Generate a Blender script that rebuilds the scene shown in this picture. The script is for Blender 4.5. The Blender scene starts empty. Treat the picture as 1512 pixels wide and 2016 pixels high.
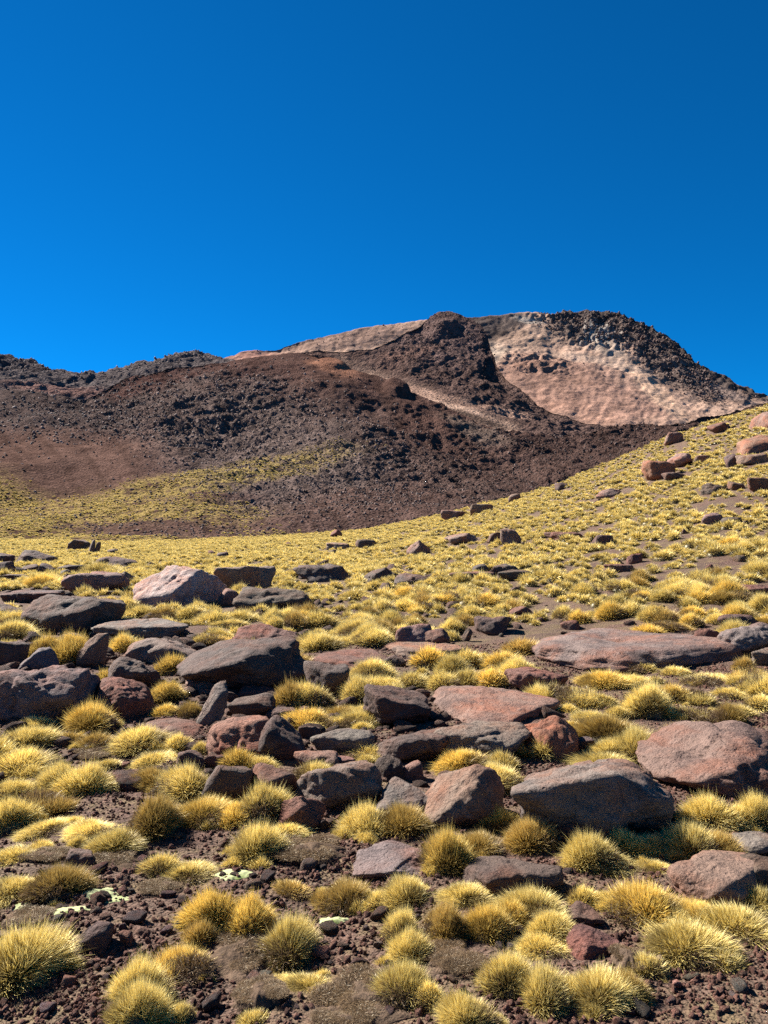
import bpy, bmesh, math, random
import numpy as np
from mathutils import Vector

random.seed(7)
RNG = np.random.default_rng(7)
SC = bpy.context.scene
COL = SC.collection

# ------------------------------------------------------------------ camera
EYE = 1.7
F = 1600.0                      # focal length in photo pixels (photo 1512 x 2016)
PITCH = math.atan((1050 - 1008) / F)
cd = bpy.data.cameras.new('camera')
cam = bpy.data.objects.new('camera', cd)
COL.objects.link(cam)
cam.location = (0, 0, EYE)
cam.rotation_euler = (math.radians(90) + PITCH, 0, 0)
cd.sensor_fit = 'VERTICAL'
cd.sensor_height = 36.0
cd.lens = F / 2016 * 36.0
cd.clip_start = 0.05
cd.clip_end = 20000
SC.camera = cam
FWD = np.array([0, math.cos(PITCH), math.sin(PITCH)])
UPV = np.array([0, -math.sin(PITCH), math.cos(PITCH)])

# ------------------------------------------------------------------ light
SUN_AZ_BACK = math.radians(36)     # sun stands to the left, this much beyond the picture plane
SUN_EL = math.radians(39)
sd = np.array([-math.cos(SUN_AZ_BACK) * math.cos(SUN_EL), math.sin(SUN_AZ_BACK) * math.cos(SUN_EL), math.sin(SUN_EL)])
sl = bpy.data.lights.new('sun', 'SUN')
sl.energy = 5.0
sl.angle = math.radians(0.5)
sl.color = (1.0, 0.95, 0.87)
so = bpy.data.objects.new('sun', sl)
COL.objects.link(so)
so.rotation_euler = Vector(tuple(sd)).to_track_quat('Z', 'Y').to_euler()

world = bpy.data.worlds.new('World')
SC.world = world
world.use_nodes = True
wn = world.node_tree
wn.nodes.clear()
wo = wn.nodes.new('ShaderNodeOutputWorld')
bg = wn.nodes.new('ShaderNodeBackground')
sky = wn.nodes.new('ShaderNodeTexSky')
sky.sky_type = 'NISHITA'
sky.sun_disc = False
sky.sun_elevation = SUN_EL
sky.sun_rotation = math.atan2(sd[0], sd[1]) % (2 * math.pi)
sky.altitude = 4600
sky.air_density = 1.0
sky.dust_density = 0.0
sky.ozone_density = 3.0
mulc = wn.nodes.new('ShaderNodeMix')
mulc.data_type = 'RGBA'
mulc.blend_type = 'MULTIPLY'
mulc.inputs[0].default_value = 1.0
SKY_TINT = (0.014, 0.535, 0.885, 1)
mulc.inputs[7].default_value = SKY_TINT
gam = wn.nodes.new('ShaderNodeGamma')
gam.inputs['Gamma'].default_value = 1.0
wn.links.new(sky.outputs[0], gam.inputs['Color'])
wn.links.new(gam.outputs[0], mulc.inputs[6])
wn.links.new(mulc.outputs[2], bg.inputs['Color'])
bg.inputs['Strength'].default_value = 0.05
wn.links.new(bg.outputs[0], wo.inputs['Surface'])

SC.view_settings.view_transform = 'Standard'
SC.view_settings.look = 'None'
SC.view_settings.exposure = 1.72
SC.view_settings.gamma = 1.0
SC.view_settings.use_curve_mapping = False
SC.render.engine = 'CYCLES'
SC.cycles.max_bounces = 4
SC.cycles.diffuse_bounces = 2
SC.cycles.transmission_bounces = 2
SC.cycles.use_denoising = False

# ------------------------------------------------------------------ numeric helpers
def _hash(ix, iy, iz, seed):
    h = (ix.astype(np.int64) * 374761393 + iy.astype(np.int64) * 668265263 + iz.astype(np.int64) * 2147483647 + seed * 974634777) & 0xFFFFFFFF
    h = ((h ^ (h >> 13)) * 1274126177) & 0xFFFFFFFF
    h = ((h ^ (h >> 16)) * 2246822519) & 0xFFFFFFFF
    return h ^ (h >> 15)

_A = RNG.normal(size=(256, 3)); _A /= np.linalg.norm(_A, axis=1)[:, None]

def pn(p, seed=0):
    """gradient noise, p (N,3) -> (N,) about -0.8..0.8"""
    p = np.asarray(p, dtype=np.float64)
    i = np.floor(p).astype(np.int64)
    f = p - i
    w = f * f * f * (f * (f * 6 - 15) + 10)
    out = np.zeros(len(p))
    for dx in (0, 1):
        wx = w[:, 0] if dx else 1 - w[:, 0]
        for dy in (0, 1):
            wy = w[:, 1] if dy else 1 - w[:, 1]
            for dz in (0, 1):
                wz = w[:, 2] if dz else 1 - w[:, 2]
                g = _A[_hash(i[:, 0] + dx, i[:, 1] + dy, i[:, 2] + dz, seed) & 255]
                out += wx * wy * wz * (g[:, 0] * (f[:, 0] - dx) + g[:, 1] * (f[:, 1] - dy) + g[:, 2] * (f[:, 2] - dz))
    return out * 1.5

def fbm(p, octs=4, seed=0, gain=0.5, lac=2.03):
    p = np.asarray(p, dtype=np.float64)
    a, s, o = 1.0, 0.0, 0.0
    for k in range(octs):
        o = o + a * pn(p, seed + k * 17); s += a
        p = p * lac; a *= gain
    return o / s

def ridged(p, octs=4, seed=0):
    p = np.asarray(p, dtype=np.float64)
    a, s, o = 1.0, 0.0, 0.0
    for k in range(octs):
        o = o + a * (1 - np.minimum(1, 2.2 * np.abs(pn(p, seed + k * 31)))); s += a
        p = p * 2.1; a *= 0.5
    return o / s

def sst(a, b, x):
    t = np.clip((x - a) / (b - a), 0, 1)
    return t * t * (3 - 2 * t)

def rays(u, v):
    u = np.asarray(u, float); v = np.asarray(v, float)
    d = FWD * F + np.stack([u - 756, np.zeros_like(u), np.zeros_like(u)], -1) - UPV * (v - 1008)[..., None]
    return d

def proj(P):
    P = np.asarray(P, float) - np.array([0, 0, EYE])
    c = P @ FWD
    return 756 + F * P[..., 0] / c, 1008 - F * (P @ UPV) / c

# ------------------------------------------------------------------ near ground shape
SKU = np.array([-3000, -1500, 0, 250, 480, 700, 870, 1000, 1100, 1200, 1300, 1400, 1512, 1800, 2300, 3500])
SKV = np.array([1066, 1064, 1062, 1068, 1060, 1046, 1014, 982, 952, 912, 868, 832, 800, 715, 640, 600])
CRU = np.array([-3000, 0, 600, 850, 1000, 1200, 1512, 2300, 3500])
CRD = np.array([105, 105, 100, 86, 76, 68, 62, 60, 60])

def ground_h(x, y, fine=True):
    x = np.asarray(x, float); y = np.asarray(y, float)
    ye = np.maximum(y, 3.0)
    u = 756 + F * x / ye
    v = np.interp(u, SKU, SKV)
    R = np.interp(u, CRU, CRD)
    zc = EYE + (1050 - v) / F * R
    t = np.clip((y - 7) / (R - 7), 0, 1)
    h = zc * t ** 1.55
    over = np.maximum(y - R, 0)
    h = h - over * over * 0.06 / (1 + over * 0.2)
    h = np.maximum(h, -7)
    sh = x.shape
    P = np.stack([x.ravel(), y.ravel(), np.zeros(x.size)], -1)
    n = 0.22 * fbm(P * 0.13, 3, 5).reshape(sh) * sst(6, 25, y)
    n = n + 0.10 * fbm(P * 0.55 + 9, 3, 11).reshape(sh)
    if fine:
        n = n + 0.035 * fbm(P * 2.3 + 3, 3, 21).reshape(sh)
    return h + n

_YS = np.concatenate([np.geomspace(1.5, 20, 500), np.geomspace(20.05, 118, 700)])

def ground_hit(u, v):
    d = rays(u, v)
    d = d / d[1]
    X = d[0] * _YS
    Z = EYE + d[2] * _YS
    g = ground_h(X, _YS, False)
    k = np.nonzero(Z < g)[0]
    if len(k):
        j = k[0]
    else:
        R = np.interp(u, CRU, CRD)
        m = _YS < R
        j = int(np.argmin(np.where(m, Z - g, 1e9)))
    y = _YS[j]
    return np.array([X[j], y, float(g[j])])

# ------------------------------------------------------------------ materials
def new_mat(name):
    m = bpy.data.materials.new(name)
    m.use_nodes = True
    nt = m.node_tree
    nt.nodes.clear()
    return m, nt, nt.nodes, nt.links

class NB:
    """tiny node builder"""
    def __init__(s, name):
        s.m = bpy.data.materials.new(name); s.m.use_nodes = True
        s.t = s.m.node_tree; s.t.nodes.clear()
    def n(s, kind, **kw):
        nd = s.t.nodes.new('ShaderNode' + kind)
        for k, v in kw.items(): setattr(nd, k, v)
        return nd
    def l(s, a, b): s.t.links.new(a, b)
    def setin(s, sock, val):
        if hasattr(val, 'default_value') or isinstance(val, bpy.types.NodeSocket): s.l(val, sock)
        else: sock.default_value = val
    def noise(s, vec, scale, detail=6, rough=0.6, dist=0.0):
        nd = s.n('TexNoise'); s.l(vec, nd.inputs['Vector'])
        nd.inputs['Scale'].default_value = scale; nd.inputs['Detail'].default_value = detail
        nd.inputs['Roughness'].default_value = rough; nd.inputs['Distortion'].default_value = dist
        return nd.outputs['Fac']
    def voro(s, vec, scale, feature='F1', out='Distance'):
        nd = s.n('TexVoronoi', feature=feature); s.l(vec, nd.inputs['Vector']); nd.inputs['Scale'].default_value = scale
        return nd.outputs[out]
    def ramp(s, fac, stops):
        nd = s.n('ValToRGB'); s.l(fac, nd.inputs[0])
        e = nd.color_ramp.elements
        while len(e) < len(stops): e.new(0.5)
        for el, (p, c) in zip(e, stops):
            el.position = p; el.color = (c, c, c, 1) if isinstance(c, (int, float)) else (*c, 1)
        return nd.outputs[0]
    def mix(s, fac, a, b, mode='MIX'):
        nd = s.n('Mix', data_type='RGBA', blend_type=mode)
        s.setin(nd.inputs[0], fac); s.setin(nd.inputs[6], a if not isinstance(a, tuple) else (*a, 1)); s.setin(nd.inputs[7], b if not isinstance(b, tuple) else (*b, 1))
        return nd.outputs[2]
    def math(s, op, a, b=0.0):
        nd = s.n('Math', operation=op); s.setin(nd.inputs[0], a); s.setin(nd.inputs[1], b)
        return nd.outputs[0]
    def bump(s, h, strength, dist, prev=None):
        nd = s.n('Bump'); s.l(h, nd.inputs['Height']); nd.inputs['Strength'].default_value = strength; nd.inputs['Distance'].default_value = dist
        if prev is not None: s.l(prev, nd.inputs['Normal'])
        return nd.outputs[0]
    def out(s, sh):
        o = s.n('OutputMaterial'); s.l(sh, o.inputs['Surface']); return s.m

def rock_material(name, scale=1.0, bumpd=0.02, tinted=True, base=(0.2, 0.16, 0.15)):
    b = NB(name)
    tc = b.n('TexCoord'); oi = b.n('ObjectInfo')
    vec = b.n('VectorMath', operation='ADD'); b.l(tc.outputs['Object'], vec.inputs[0])
    rv = b.n('CombineXYZ'); 
    rr = b.math('MULTIPLY', oi.outputs['Random'], 37.0)
    b.l(rr, rv.inputs[0]); b.l(rr, rv.inputs[1]); b.l(rv.outputs[0], vec.inputs[1])
    V = vec.outputs[0]
    n1 = b.noise(V, 1.6 * scale, 5, 0.62, 0.3)
    n2 = b.noise(V, 9 * scale, 7, 0.72)
    n3 = b.noise(V, 55 * scale, 4, 0.7)
    vr = b.voro(V, 30 * scale)
    col = oi.outputs['Color'] if tinted else None
    if not tinted:
        col = b.mix(oi.outputs['Random'], tuple(c * 0.55 for c in base), tuple(c * 1.5 for c in base))
    red = b.mix(1.0, col, (1.28, 0.80, 0.60), 'MULTIPLY')
    dk = b.mix(1.0, col, (0.50, 0.50, 0.54), 'MULTIPLY')
    pale = b.mix(1.0, col, (1.42, 1.42, 1.42), 'MULTIPLY')
    c = b.mix(b.ramp(n1, [(0.42, 0.0), (0.60, 0.85)]), col, red)
    c = b.mix(b.ramp(b.noise(V, 3.1 * scale, 6, 0.65), [(0.50, 0.0), (0.64, 0.8)]), c, dk)
    c = b.mix(b.ramp(n2, [(0.50, 0.0), (0.66, 0.75)]), c, pale)
    c = b.mix(b.ramp(n3, [(0.30, 0.55), (0.46, 0.0)]), c, dk)
    c = b.mix(b.ramp(vr, [(0.05, 0.45), (0.16, 0.0)]), c, dk)
    bs = b.bump(b.noise(V, 5 * scale, 5, 0.6), 1.0, bumpd * 3.5)
    bs = b.bump(n2, 1.0, bumpd * 2.6, bs)
    bs = b.bump(n3, 0.8, bumpd * 0.55, bs)
    bs = b.bump(b.ramp(vr, [(0.0, 0.0), (0.35, 1.0)]), 0.6, bumpd * 0.7, bs)
    crk = b.voro(b.n_warp(V, 0.35, 2.0 * scale), 2.6 * scale, 'DISTANCE_TO_EDGE')
    bs = b.bump(b.ramp(crk, [(0.0, 0.0), (0.035, 1.0)]), 0.22, bumpd * 0.8, bs)
    p = b.n('BsdfPrincipled'); b.l(c, p.inputs['Base Color']); p.inputs['Roughness'].default_value = 0.85
    p.inputs['Specular IOR Level'].default_value = 0.25
    b.l(bs, p.inputs['Normal'])
    return b.out(p.outputs[0])

def _warp(s, vec, amt, scale):
    nd = s.n('TexNoise'); s.l(vec, nd.inputs['Vector']); nd.inputs['Scale'].default_value = scale; nd.inputs['Detail'].default_value = 3
    v = s.n('VectorMath', operation='MULTIPLY_ADD')
    s.l(nd.outputs['Color'], v.inputs[0]); v.inputs[1].default_value = (amt, amt, amt); s.l(vec, v.inputs[2])
    return v.outputs[0]
NB.n_warp = _warp

def grass_material(name, c0, c1, c2, c3, tinted=True, trans=0.35, olive=0.35):
    b = NB(name)
    uv = b.n('UVMap'); uv.uv_map = 'blade'
    sp = b.n('SeparateXYZ'); b.l(uv.outputs[0], sp.inputs[0])
    oi = b.n('ObjectInfo')
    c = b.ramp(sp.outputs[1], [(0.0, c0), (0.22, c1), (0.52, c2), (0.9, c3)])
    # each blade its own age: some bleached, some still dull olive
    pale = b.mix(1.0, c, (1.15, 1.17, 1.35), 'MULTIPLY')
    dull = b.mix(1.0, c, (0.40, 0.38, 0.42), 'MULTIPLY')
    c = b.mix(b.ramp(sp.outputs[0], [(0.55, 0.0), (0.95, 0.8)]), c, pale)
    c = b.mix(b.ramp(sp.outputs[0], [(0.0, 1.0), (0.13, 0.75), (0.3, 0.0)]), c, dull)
    grn = b.mix(1.0, c, (0.85, 0.86, 0.8), 'MULTIPLY')
    c = b.mix(b.math('MULTIPLY', oi.outputs['Random'], olive), c, grn)
    if tinted:
        c = b.mix(1.0, c, oi.outputs['Color'], 'MULTIPLY')
    hs = b.n('HueSaturation'); b.l(c, hs.inputs['Color'])
    r2 = b.n('TexWhiteNoise', noise_dimensions='1D'); b.l(oi.outputs['Random'], r2.inputs['W'])
    b.l(b.math('MULTIPLY_ADD', r2.outputs['Value'], 0.35), hs.inputs['Value'])
    hs.inputs['Value'].links[0].from_node.inputs[2].default_value = 0.82
    c = hs.outputs[0]
    d = b.n('BsdfDiffuse'); b.l(c, d.inputs[0])
    t = b.n('BsdfTranslucent'); b.l(c, t.inputs[0])
    g = b.n('BsdfGlossy'); g.inputs['Roughness'].default_value = 0.45; b.l(b.mix(0.5, c, (1, 0.95, 0.8)), g.inputs[0])
    m = b.n('MixShader'); m.inputs[0].default_value = trans; b.l(d.outputs[0], m.inputs[1]); b.l(t.outputs[0], m.inputs[2])
    m2 = b.n('MixShader'); m2.inputs[0].default_value = 0.07; b.l(m.outputs[0], m2.inputs[1]); b.l(g.outputs[0], m2.inputs[2])
    return b.out(m2.outputs[0])

M_ROCK = rock_material('weathered_rock', 1.0, 0.02, True)
M_SMALL = rock_material('small_stone', 6.0, 0.004, False, (0.175, 0.098, 0.075))
M_BLOCK = rock_material('scree_block', 0.5, 0.08, False, (0.185, 0.142, 0.122))
M_LAVA = rock_material('dark_lava_block', 0.4, 0.12, False, (0.090, 0.062, 0.053))
M_TAN = rock_material('tan_block', 0.3, 0.2, False, (0.17, 0.125, 0.105))
M_GRASS = grass_material('straw_grass', (0.04, 0.03, 0.016), (0.15, 0.105, 0.028), (0.74, 0.545, 0.13), (0.97, 0.80, 0.32), True, 0.24)  # roots thatch brown, darkened further to paint shade at the tussock base
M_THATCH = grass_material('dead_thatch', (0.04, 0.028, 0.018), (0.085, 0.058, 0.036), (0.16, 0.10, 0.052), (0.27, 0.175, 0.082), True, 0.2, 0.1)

def ground_material():
    b = NB('red_gravel_soil')
    g = b.n('NewGeometry')
    V = g.outputs['Position']
    n1 = b.noise(V, 0.9, 5, 0.6); n2 = b.noise(V, 14, 6, 0.7); n3 = b.noise(V, 90, 3, 0.7)
    v1 = b.voro(V, 46); v2 = b.voro(V, 85); vc = b.voro(V, 38, 'F1', 'Color')
    sx = b.n('SeparateXYZ'); b.l(vc, sx.inputs[0])
    c = b.mix(sx.outputs[0], (0.072, 0.040, 0.030), (0.17, 0.098, 0.073))
    c = b.mix(b.ramp(n1, [(0.42, 0.0), (0.62, 0.7)]), c, (0.125, 0.088, 0.060))
    c = b.mix(b.ramp(n2, [(0.42, 0.0), (0.7, 0.7)]), c, (0.05, 0.032, 0.026))
    c = b.mix(b.ramp(n3, [(0.55, 0.0), (0.72, 0.6)]), c, (0.21, 0.145, 0.12))
    # straw litter
    c = b.mix(b.ramp(b.noise(V, 2.2, 4, 0.7), [(0.48, 0.0), (0.62, 0.7)]), c, (0.16, 0.115, 0.06))
    bs = b.bump(n2, 1.0, 0.03)
    bs = b.bump(v1, 1.0, 0.016, bs)
    bs = b.bump(v2, 0.9, 0.007, bs)
    p = b.n('BsdfPrincipled'); b.l(c, p.inputs['Base Color']); p.inputs['Roughness'].default_value = 0.95; p.inputs['Specular IOR Level'].default_value = 0.15
    b.l(bs, p.inputs['Normal'])
    return b.out(p.outputs[0])

def hill_material(name, s1, s2, bd, rough=1.0):
    b = NB(name)
    g = b.n('NewGeometry'); V = g.outputs['Position']
    at = b.n('Attribute'); at.attribute_name = 'rockcol'
    c = at.outputs['Color']
    n1 = b.noise(V, s1, 7, 0.72); n2 = b.noise(V, s2, 6, 0.75); v = b.voro(V, s2 * 1.6)
    vcol = b.voro(V, s2 * 1.6, 'F1', 'Color'); sx = b.n('SeparateXYZ'); b.l(vcol, sx.inputs[0])
    c = b.mix(b.ramp(n1, [(0.35, 0.55), (0.52, 0.0)]), c, b.mix(1.0, c, (0.55, 0.52, 0.52), 'MULTIPLY'))
    c = b.mix(b.ramp(n2, [(0.45, 0.0), (0.68, 0.7)]), c, b.mix(1.0, c, (1.5, 1.45, 1.4), 'MULTIPLY'))
    c = b.mix(b.ramp(sx.outputs[0], [(0.0, 0.5), (0.5, 0.0)]), c, b.mix(1.0, c, (0.5, 0.5, 0.5), 'MULTIPLY'))
    bs = b.bump(n1, 1.0, bd * 2.0)
    bs = b.bump(n2, 1.0, bd, bs)
    bs = b.bump(v, rough, bd * 0.8, bs)
    p = b.n('BsdfDiffuse'); b.l(c, p.inputs[0]); b.l(bs, p.inputs['Normal'])
    return b.out(p.outputs[0])

# ------------------------------------------------------------------ mesh helpers
def mesh_from(name, V, Fq, mat, smooth=False, tri=None):
    me = bpy.data.meshes.new(name)
    V = np.asarray(V, np.float32)
    nl, starts = 0, []
    loops = []
    if Fq is not None and len(Fq):
        Fq = np.asarray(Fq, np.int32); loops.append(Fq.ravel()); starts.append(np.arange(len(Fq)) * 4); nl = Fq.size
    if tri is not None and len(tri):
        tri = np.asarray(tri, np.int32); loops.append(tri.ravel()); starts.append(nl + np.arange(len(tri)) * 3)
    L = np.concatenate(loops).astype(np.int32); S = np.concatenate(starts).astype(np.int32)
    me.vertices.add(len(V)); me.vertices.foreach_set('co', V.ravel())
    me.loops.add(len(L)); me.loops.foreach_set('vertex_index', L)
    me.polygons.add(len(S)); me.polygons.foreach_set('loop_start', S)
    if smooth: me.polygons.foreach_set('use_smooth', np.ones(len(S), bool))
    me.update(calc_edges=True)
    me.validate()
    me.materials.append(mat)
    return me

def link(name, me, label=None, cat=None, kind=None, group=None, parent=None, col=None):
    o = bpy.data.objects.new(name, me)
    (col or COL).objects.link(o)
    if label: o['label'] = label
    if cat: o['category'] = cat
    if kind: o['kind'] = kind
    if group: o['group'] = group
    if parent: o.parent = parent
    return o

def grid_faces(nr, nc):
    i = np.arange(nr - 1)[:, None] * nc + np.arange(nc - 1)[None, :]
    i = i.ravel()
    return np.stack([i, i + 1, i + nc + 1, i + nc], -1)

_ICO = {}
def ico(sub):
    if sub not in _ICO:
        bm = bmesh.new(); bmesh.ops.create_icosphere(bm, subdivisions=sub, radius=1)
        bm.verts.ensure_lookup_table()
        V = np.array([v.co[:] for v in bm.verts]); V /= np.linalg.norm(V, axis=1)[:, None]
        T = np.array([[v.index for v in f.verts] for f in bm.faces]); bm.free()
        _ICO[sub] = (V, T)
    return _ICO[sub]

# ------------------------------------------------------------------ ground sheet
NEAR_M = ground_material()
ys = np.concatenate([np.linspace(-12, 1.4, 24), 1.5 * (136 / 1.5) ** (np.linspace(0, 1, 620))])
ss = np.linspace(-1, 1, 520)
Yg, Sg = np.meshgrid(ys, ss, indexing='ij')
Xg = Sg * (7 + 0.95 * np.maximum(Yg, 0))
Zg = ground_h(Xg, Yg)
P = np.stack([Xg, Yg, Zg], -1).reshape(-1, 3)
gm = mesh_from('ground', P, grid_faces(len(ys), len(ss)), NEAR_M, True)
link('ground', gm, 'reddish brown gravel ground between the boulders and grass tussocks', 'ground', 'structure')

# ------------------------------------------------------------------ far terrain layers
def blob(u, v, cx, cy, rx, ry, ang=0.0, nz=0, soft=0.45):
    a = math.radians(ang); du, dv = u - cx, v - cy
    x = (du * math.cos(a) + dv * math.sin(a)) / rx; y = (-du * math.sin(a) + dv * math.cos(a)) / ry
    r = np.sqrt(x * x + y * y) + nz
    return 1 - sst(1 - soft, 1 + soft, r)

def lay(c, w, col):
    return c * (1 - w[:, None]) + np.array(col)[None, :] * w[:, None]

def band(u, v, pts, width, nz=0):
    pu = np.array([p[0] for p in pts]); pv = np.array([p[1] for p in pts])
    d = np.abs(v - np.interp(u, pu, pv)) / width + nz
    return (1 - sst(0.6, 1.3, d)) * sst(pu[0] - 20, pu[0] + 10, u) * (1 - sst(pu[-1] - 10, pu[-1] + 20, u))

GEO = {}
def layer(name, label, u0, u1, nu, nv, vbot, top, D0, D1, gamma, relief, colf, mat, bulge=None):
    us = np.linspace(u0, u1, nu)
    tp = np.interp(us, [p[0] for p in top], [p[1] for p in top])
    k = 9; tp = np.convolve(np.pad(tp, k // 2, mode='edge'), np.ones(k) / k, mode='valid') if nu > 50 else tp
    vb = np.interp(us, [p[0] for p in vbot], [p[1] for p in vbot])
    ts = np.linspace(0, 1, nv)
    T, U = np.meshgrid(ts, us, indexing='ij')
    Vv = vb[None, :] + (tp - vb)[None, :] * T
    Tv = np.clip((vb[None, :] - Vv) / (vb[None, :] - tp.min()), 0, 1)
    D = D0 + (D1 - D0) * (0.2 * T + 0.8 * Tv) ** gamma
    if bulge is not None: D = D + bulge(U, Vv, T)
    d = rays(U, Vv); d = d / d[..., 1:2]
    Pt = d * D[..., None]; Pt[..., 2] += EYE
    # far side of the crest
    nb = 7
    backs = []
    last = Pt[-1]
    for j in range(1, nb + 1):
        q = last.copy(); s = (D1 - D0) * 0.035 * j * (1 + j * 0.25)
        dirh = last[:, :2] / np.linalg.norm(last[:, :2], axis=1)[:, None]
        q[:, :2] += dirh * s; q[:, 2] -= s * (0.02 + 0.07 * j)
        backs.append(q)
    A = np.concatenate([Pt, np.array(backs)], 0)
    Uf = np.concatenate([U, np.repeat(U[-1:], nb, 0)], 0); Vf = np.concatenate([Vv, np.repeat(Vv[-1:], nb, 0)], 0)
    Tf = np.concatenate([T, np.repeat(T[-1:], nb, 0)], 0)
    du = np.gradient(A, axis=1); dv = np.gradient(A, axis=0)
    N = np.cross(du, dv); N /= np.linalg.norm(N, axis=-1)[..., None] + 1e-9
    N[N[..., 2] < 0] *= -1
    fl = A.reshape(-1, 3)
    disp = relief(fl, Uf.ravel(), Vf.ravel(), Tf.ravel())
    A2 = fl + N.reshape(-1, 3) * disp[:, None]
    me = mesh_from(name, A2, grid_faces(A.shape[0], nu), mat, True)
    c = colf(fl, Uf.ravel(), Vf.ravel())
    at = me.color_attributes.new('rockcol', 'FLOAT_COLOR', 'POINT')
    at.data.foreach_set('color', np.concatenate([np.clip(c, 0, 0.9), np.ones((len(c), 1))], 1).astype(np.float32).ravel())
    link(name, me, label, 'hill', 'structure')
    GEO[name] = (A2, Uf.ravel(), Vf.ravel())
    return me

# --- nearest lava slope
TOP_A = [(-900, 740), (-300, 745), (0, 768), (100, 776), (170, 780), (210, 760), (250, 737), (330, 716), (440, 708), (520, 700), (560, 690), (610, 690), (640, 702),
         (700, 728), (780, 764), (850, 788), (920, 815), (990, 846), (1060, 852), (1150, 840), (1230, 832), (1330, 822), (1400, 812), (1460, 800), (1512, 784), (1700, 745), (2400, 690)]
def rel_a(p, u, v, t):
    rough = 0.35 + 0.9 * blob(u, v, 1200, 880, 420, 120) + 0.7 * blob(u, v, 330, 790, 260, 90) + 0.6 * blob(u, v, 560, 880, 330, 130)
    rough *= 1 - 0.75 * blob(u, v, 60, 930, 300, 90)
    r = 9 * fbm(p / 70.0, 3, 41) + 2.0 * rough * fbm(p / 16.0, 3, 42) + 1.1 * rough * (ridged(p / 6.0, 3, 43) - 0.5) + 0.5 * rough * fbm(p / 1.8, 2, 44)
    r += 2.6 * blob(u, v, 780, 770, 22, 12) + 3.0 * blob(u, v, 652, 722, 30, 16)
    return r * (0.25 + 0.75 * sst(0, 0.12, t))
def col_a(p, u, v):
    n = fbm(p / 22.0, 4, 60); nh = fbm(p / 3.0, 3, 61); nf = fbm(p / 1.1, 2, 62)
    z = n * 0.5
    c = np.tile([0.105, 0.068, 0.060], (len(u), 1))
    c = lay(c, blob(u, v, 800, 800, 260, 80, 15, z), (0.092, 0.058, 0.050))
    c = lay(c, blob(u, v, 330, 780, 230, 75, 0, z), (0.085, 0.045, 0.040))
    c = lay(c, blob(u, v, 520, 880, 300, 115, 15, z), (0.125, 0.098, 0.090))
    c = lay(c, blob(u, v, 60, 885, 260, 75, 5, z), (0.115, 0.074, 0.062))
    c = lay(c, blob(u, v, 90, 800, 260, 40, 5, z), (0.10, 0.078, 0.073))
    c = lay(c, blob(u, v, 1180, 890, 400, 90, -12, z), (0.078, 0.052, 0.046))
    c = lay(c, blob(u, v, 760, 990, 260, 55, -8, z), (0.098, 0.066, 0.058))
    c = lay(c, 0.5 * blob(u, v, 830, 900, 200, 30, 25, z), (0.075, 0.055, 0.05))
    ch = fbm(np.stack([(u - 0.8 * (v - 700)) / 26.0, v / 160.0, u * 0], -1), 3, 63)
    c *= (1 + 0.55 * np.clip(ch, -0.6, 0.9))[:, None]
    c = lay(c, 0.9 * blob(u, v, 655, 728, 48, 22, 20, z), (0.27, 0.145, 0.10))
    c = lay(c, blob(u, v, 930, 838, 70, 14, 20, z), (0.13, 0.10, 0.085))
    y = np.maximum.reduce([blob(u, v, 0, 1010, 420, 62, 0, z), blob(u, v, 330, 952, 330, 26, -11, z * 0.8), blob(u, v, 520, 905, 100, 12, -8, z), 0.8 * blob(u, v, 230, 1056, 420, 16, 0, z)])
    y *= 1 - blob(u, v, 130, 925, 95, 32, -5, z * 0.6)
    y *= 1 - 0.9 * blob(u, v, 330, 1036, 210, 16, 3, z)
    y *= sst(-0.35, 0.12, nh + 0.6 * nf)
    c = lay(c, 0.8 * y, (0.30, 0.235, 0.085))
    c *= (1 + 0.5 * nh)[:, None]
    return c * np.array([0.86, 0.80, 0.76])

# --- second ridge (dark knob and the tongue running down from it)
TOP_B = [(480, 712), (560, 692), (620, 684), (700, 683), (735, 684), (760, 672), (790, 654), (830, 630), (855, 616), (875, 612), (900, 619), (925, 626), (950, 640), (965, 668), (975, 700), (1000, 740),
         (1030, 765), (1060, 790), (1100, 808), (1150, 822), (1230, 834), (1350, 850), (1700, 880)]
def rel_b(p, u, v, t):
    rg = 1.0 - 0.8 * band(u, v, [(660, 715), (760, 742), (850, 772), (940, 800), (1020, 838)], 26)
    r = 8 * fbm(p / 120.0, 3, 71) + 4 * rg * (ridged(p / 45.0, 4, 72) - 0.5) + 1.6 * rg * fbm(p / 5.0, 3, 73)
    r += 3 * blob(u, v, 872, 628, 40, 22) - 4
    return r * sst(0, 0.1, t) * (0.5 + 0.5 * (1 - sst(0.9, 1, t)) + 0.25)
def col_b(p, u, v):
    n = fbm(p / 40.0, 4, 80); nh = fbm(p / 7.0, 3, 81)
    c = np.tile([0.098, 0.070, 0.062], (len(u), 1))
    c = lay(c, blob(u, v, 860, 660, 110, 50, 0, n * 0.5), (0.115, 0.085, 0.080))
    c = lay(c, 0.8 * blob(u, v, 800, 690, 60, 14, -15, n), (0.15, 0.10, 0.085))
    c = lay(c, band(u, v, [(665, 716), (720, 735), (800, 765), (900, 802), (1020, 848)], 30, n * 0.5), (0.155, 0.115, 0.095))
    c = lay(c, band(u, v, [(690, 724), (760, 745), (840, 771), (930, 805), (1010, 838)], 13, n * 0.6), (0.42, 0.31, 0.24))
    c = lay(c, 0.8 * band(u, v, [(760, 742), (850, 765), (950, 786), (1040, 805)], 8, n * 0.6), (0.27, 0.19, 0.15))
    c = lay(c, blob(u, v, 935, 812, 75, 9, 14, n * 0.6), (0.095, 0.072, 0.06))
    c *= (1 + 0.45 * nh)[:, None]
    return c * np.array([1.0, 0.9, 0.86])

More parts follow.
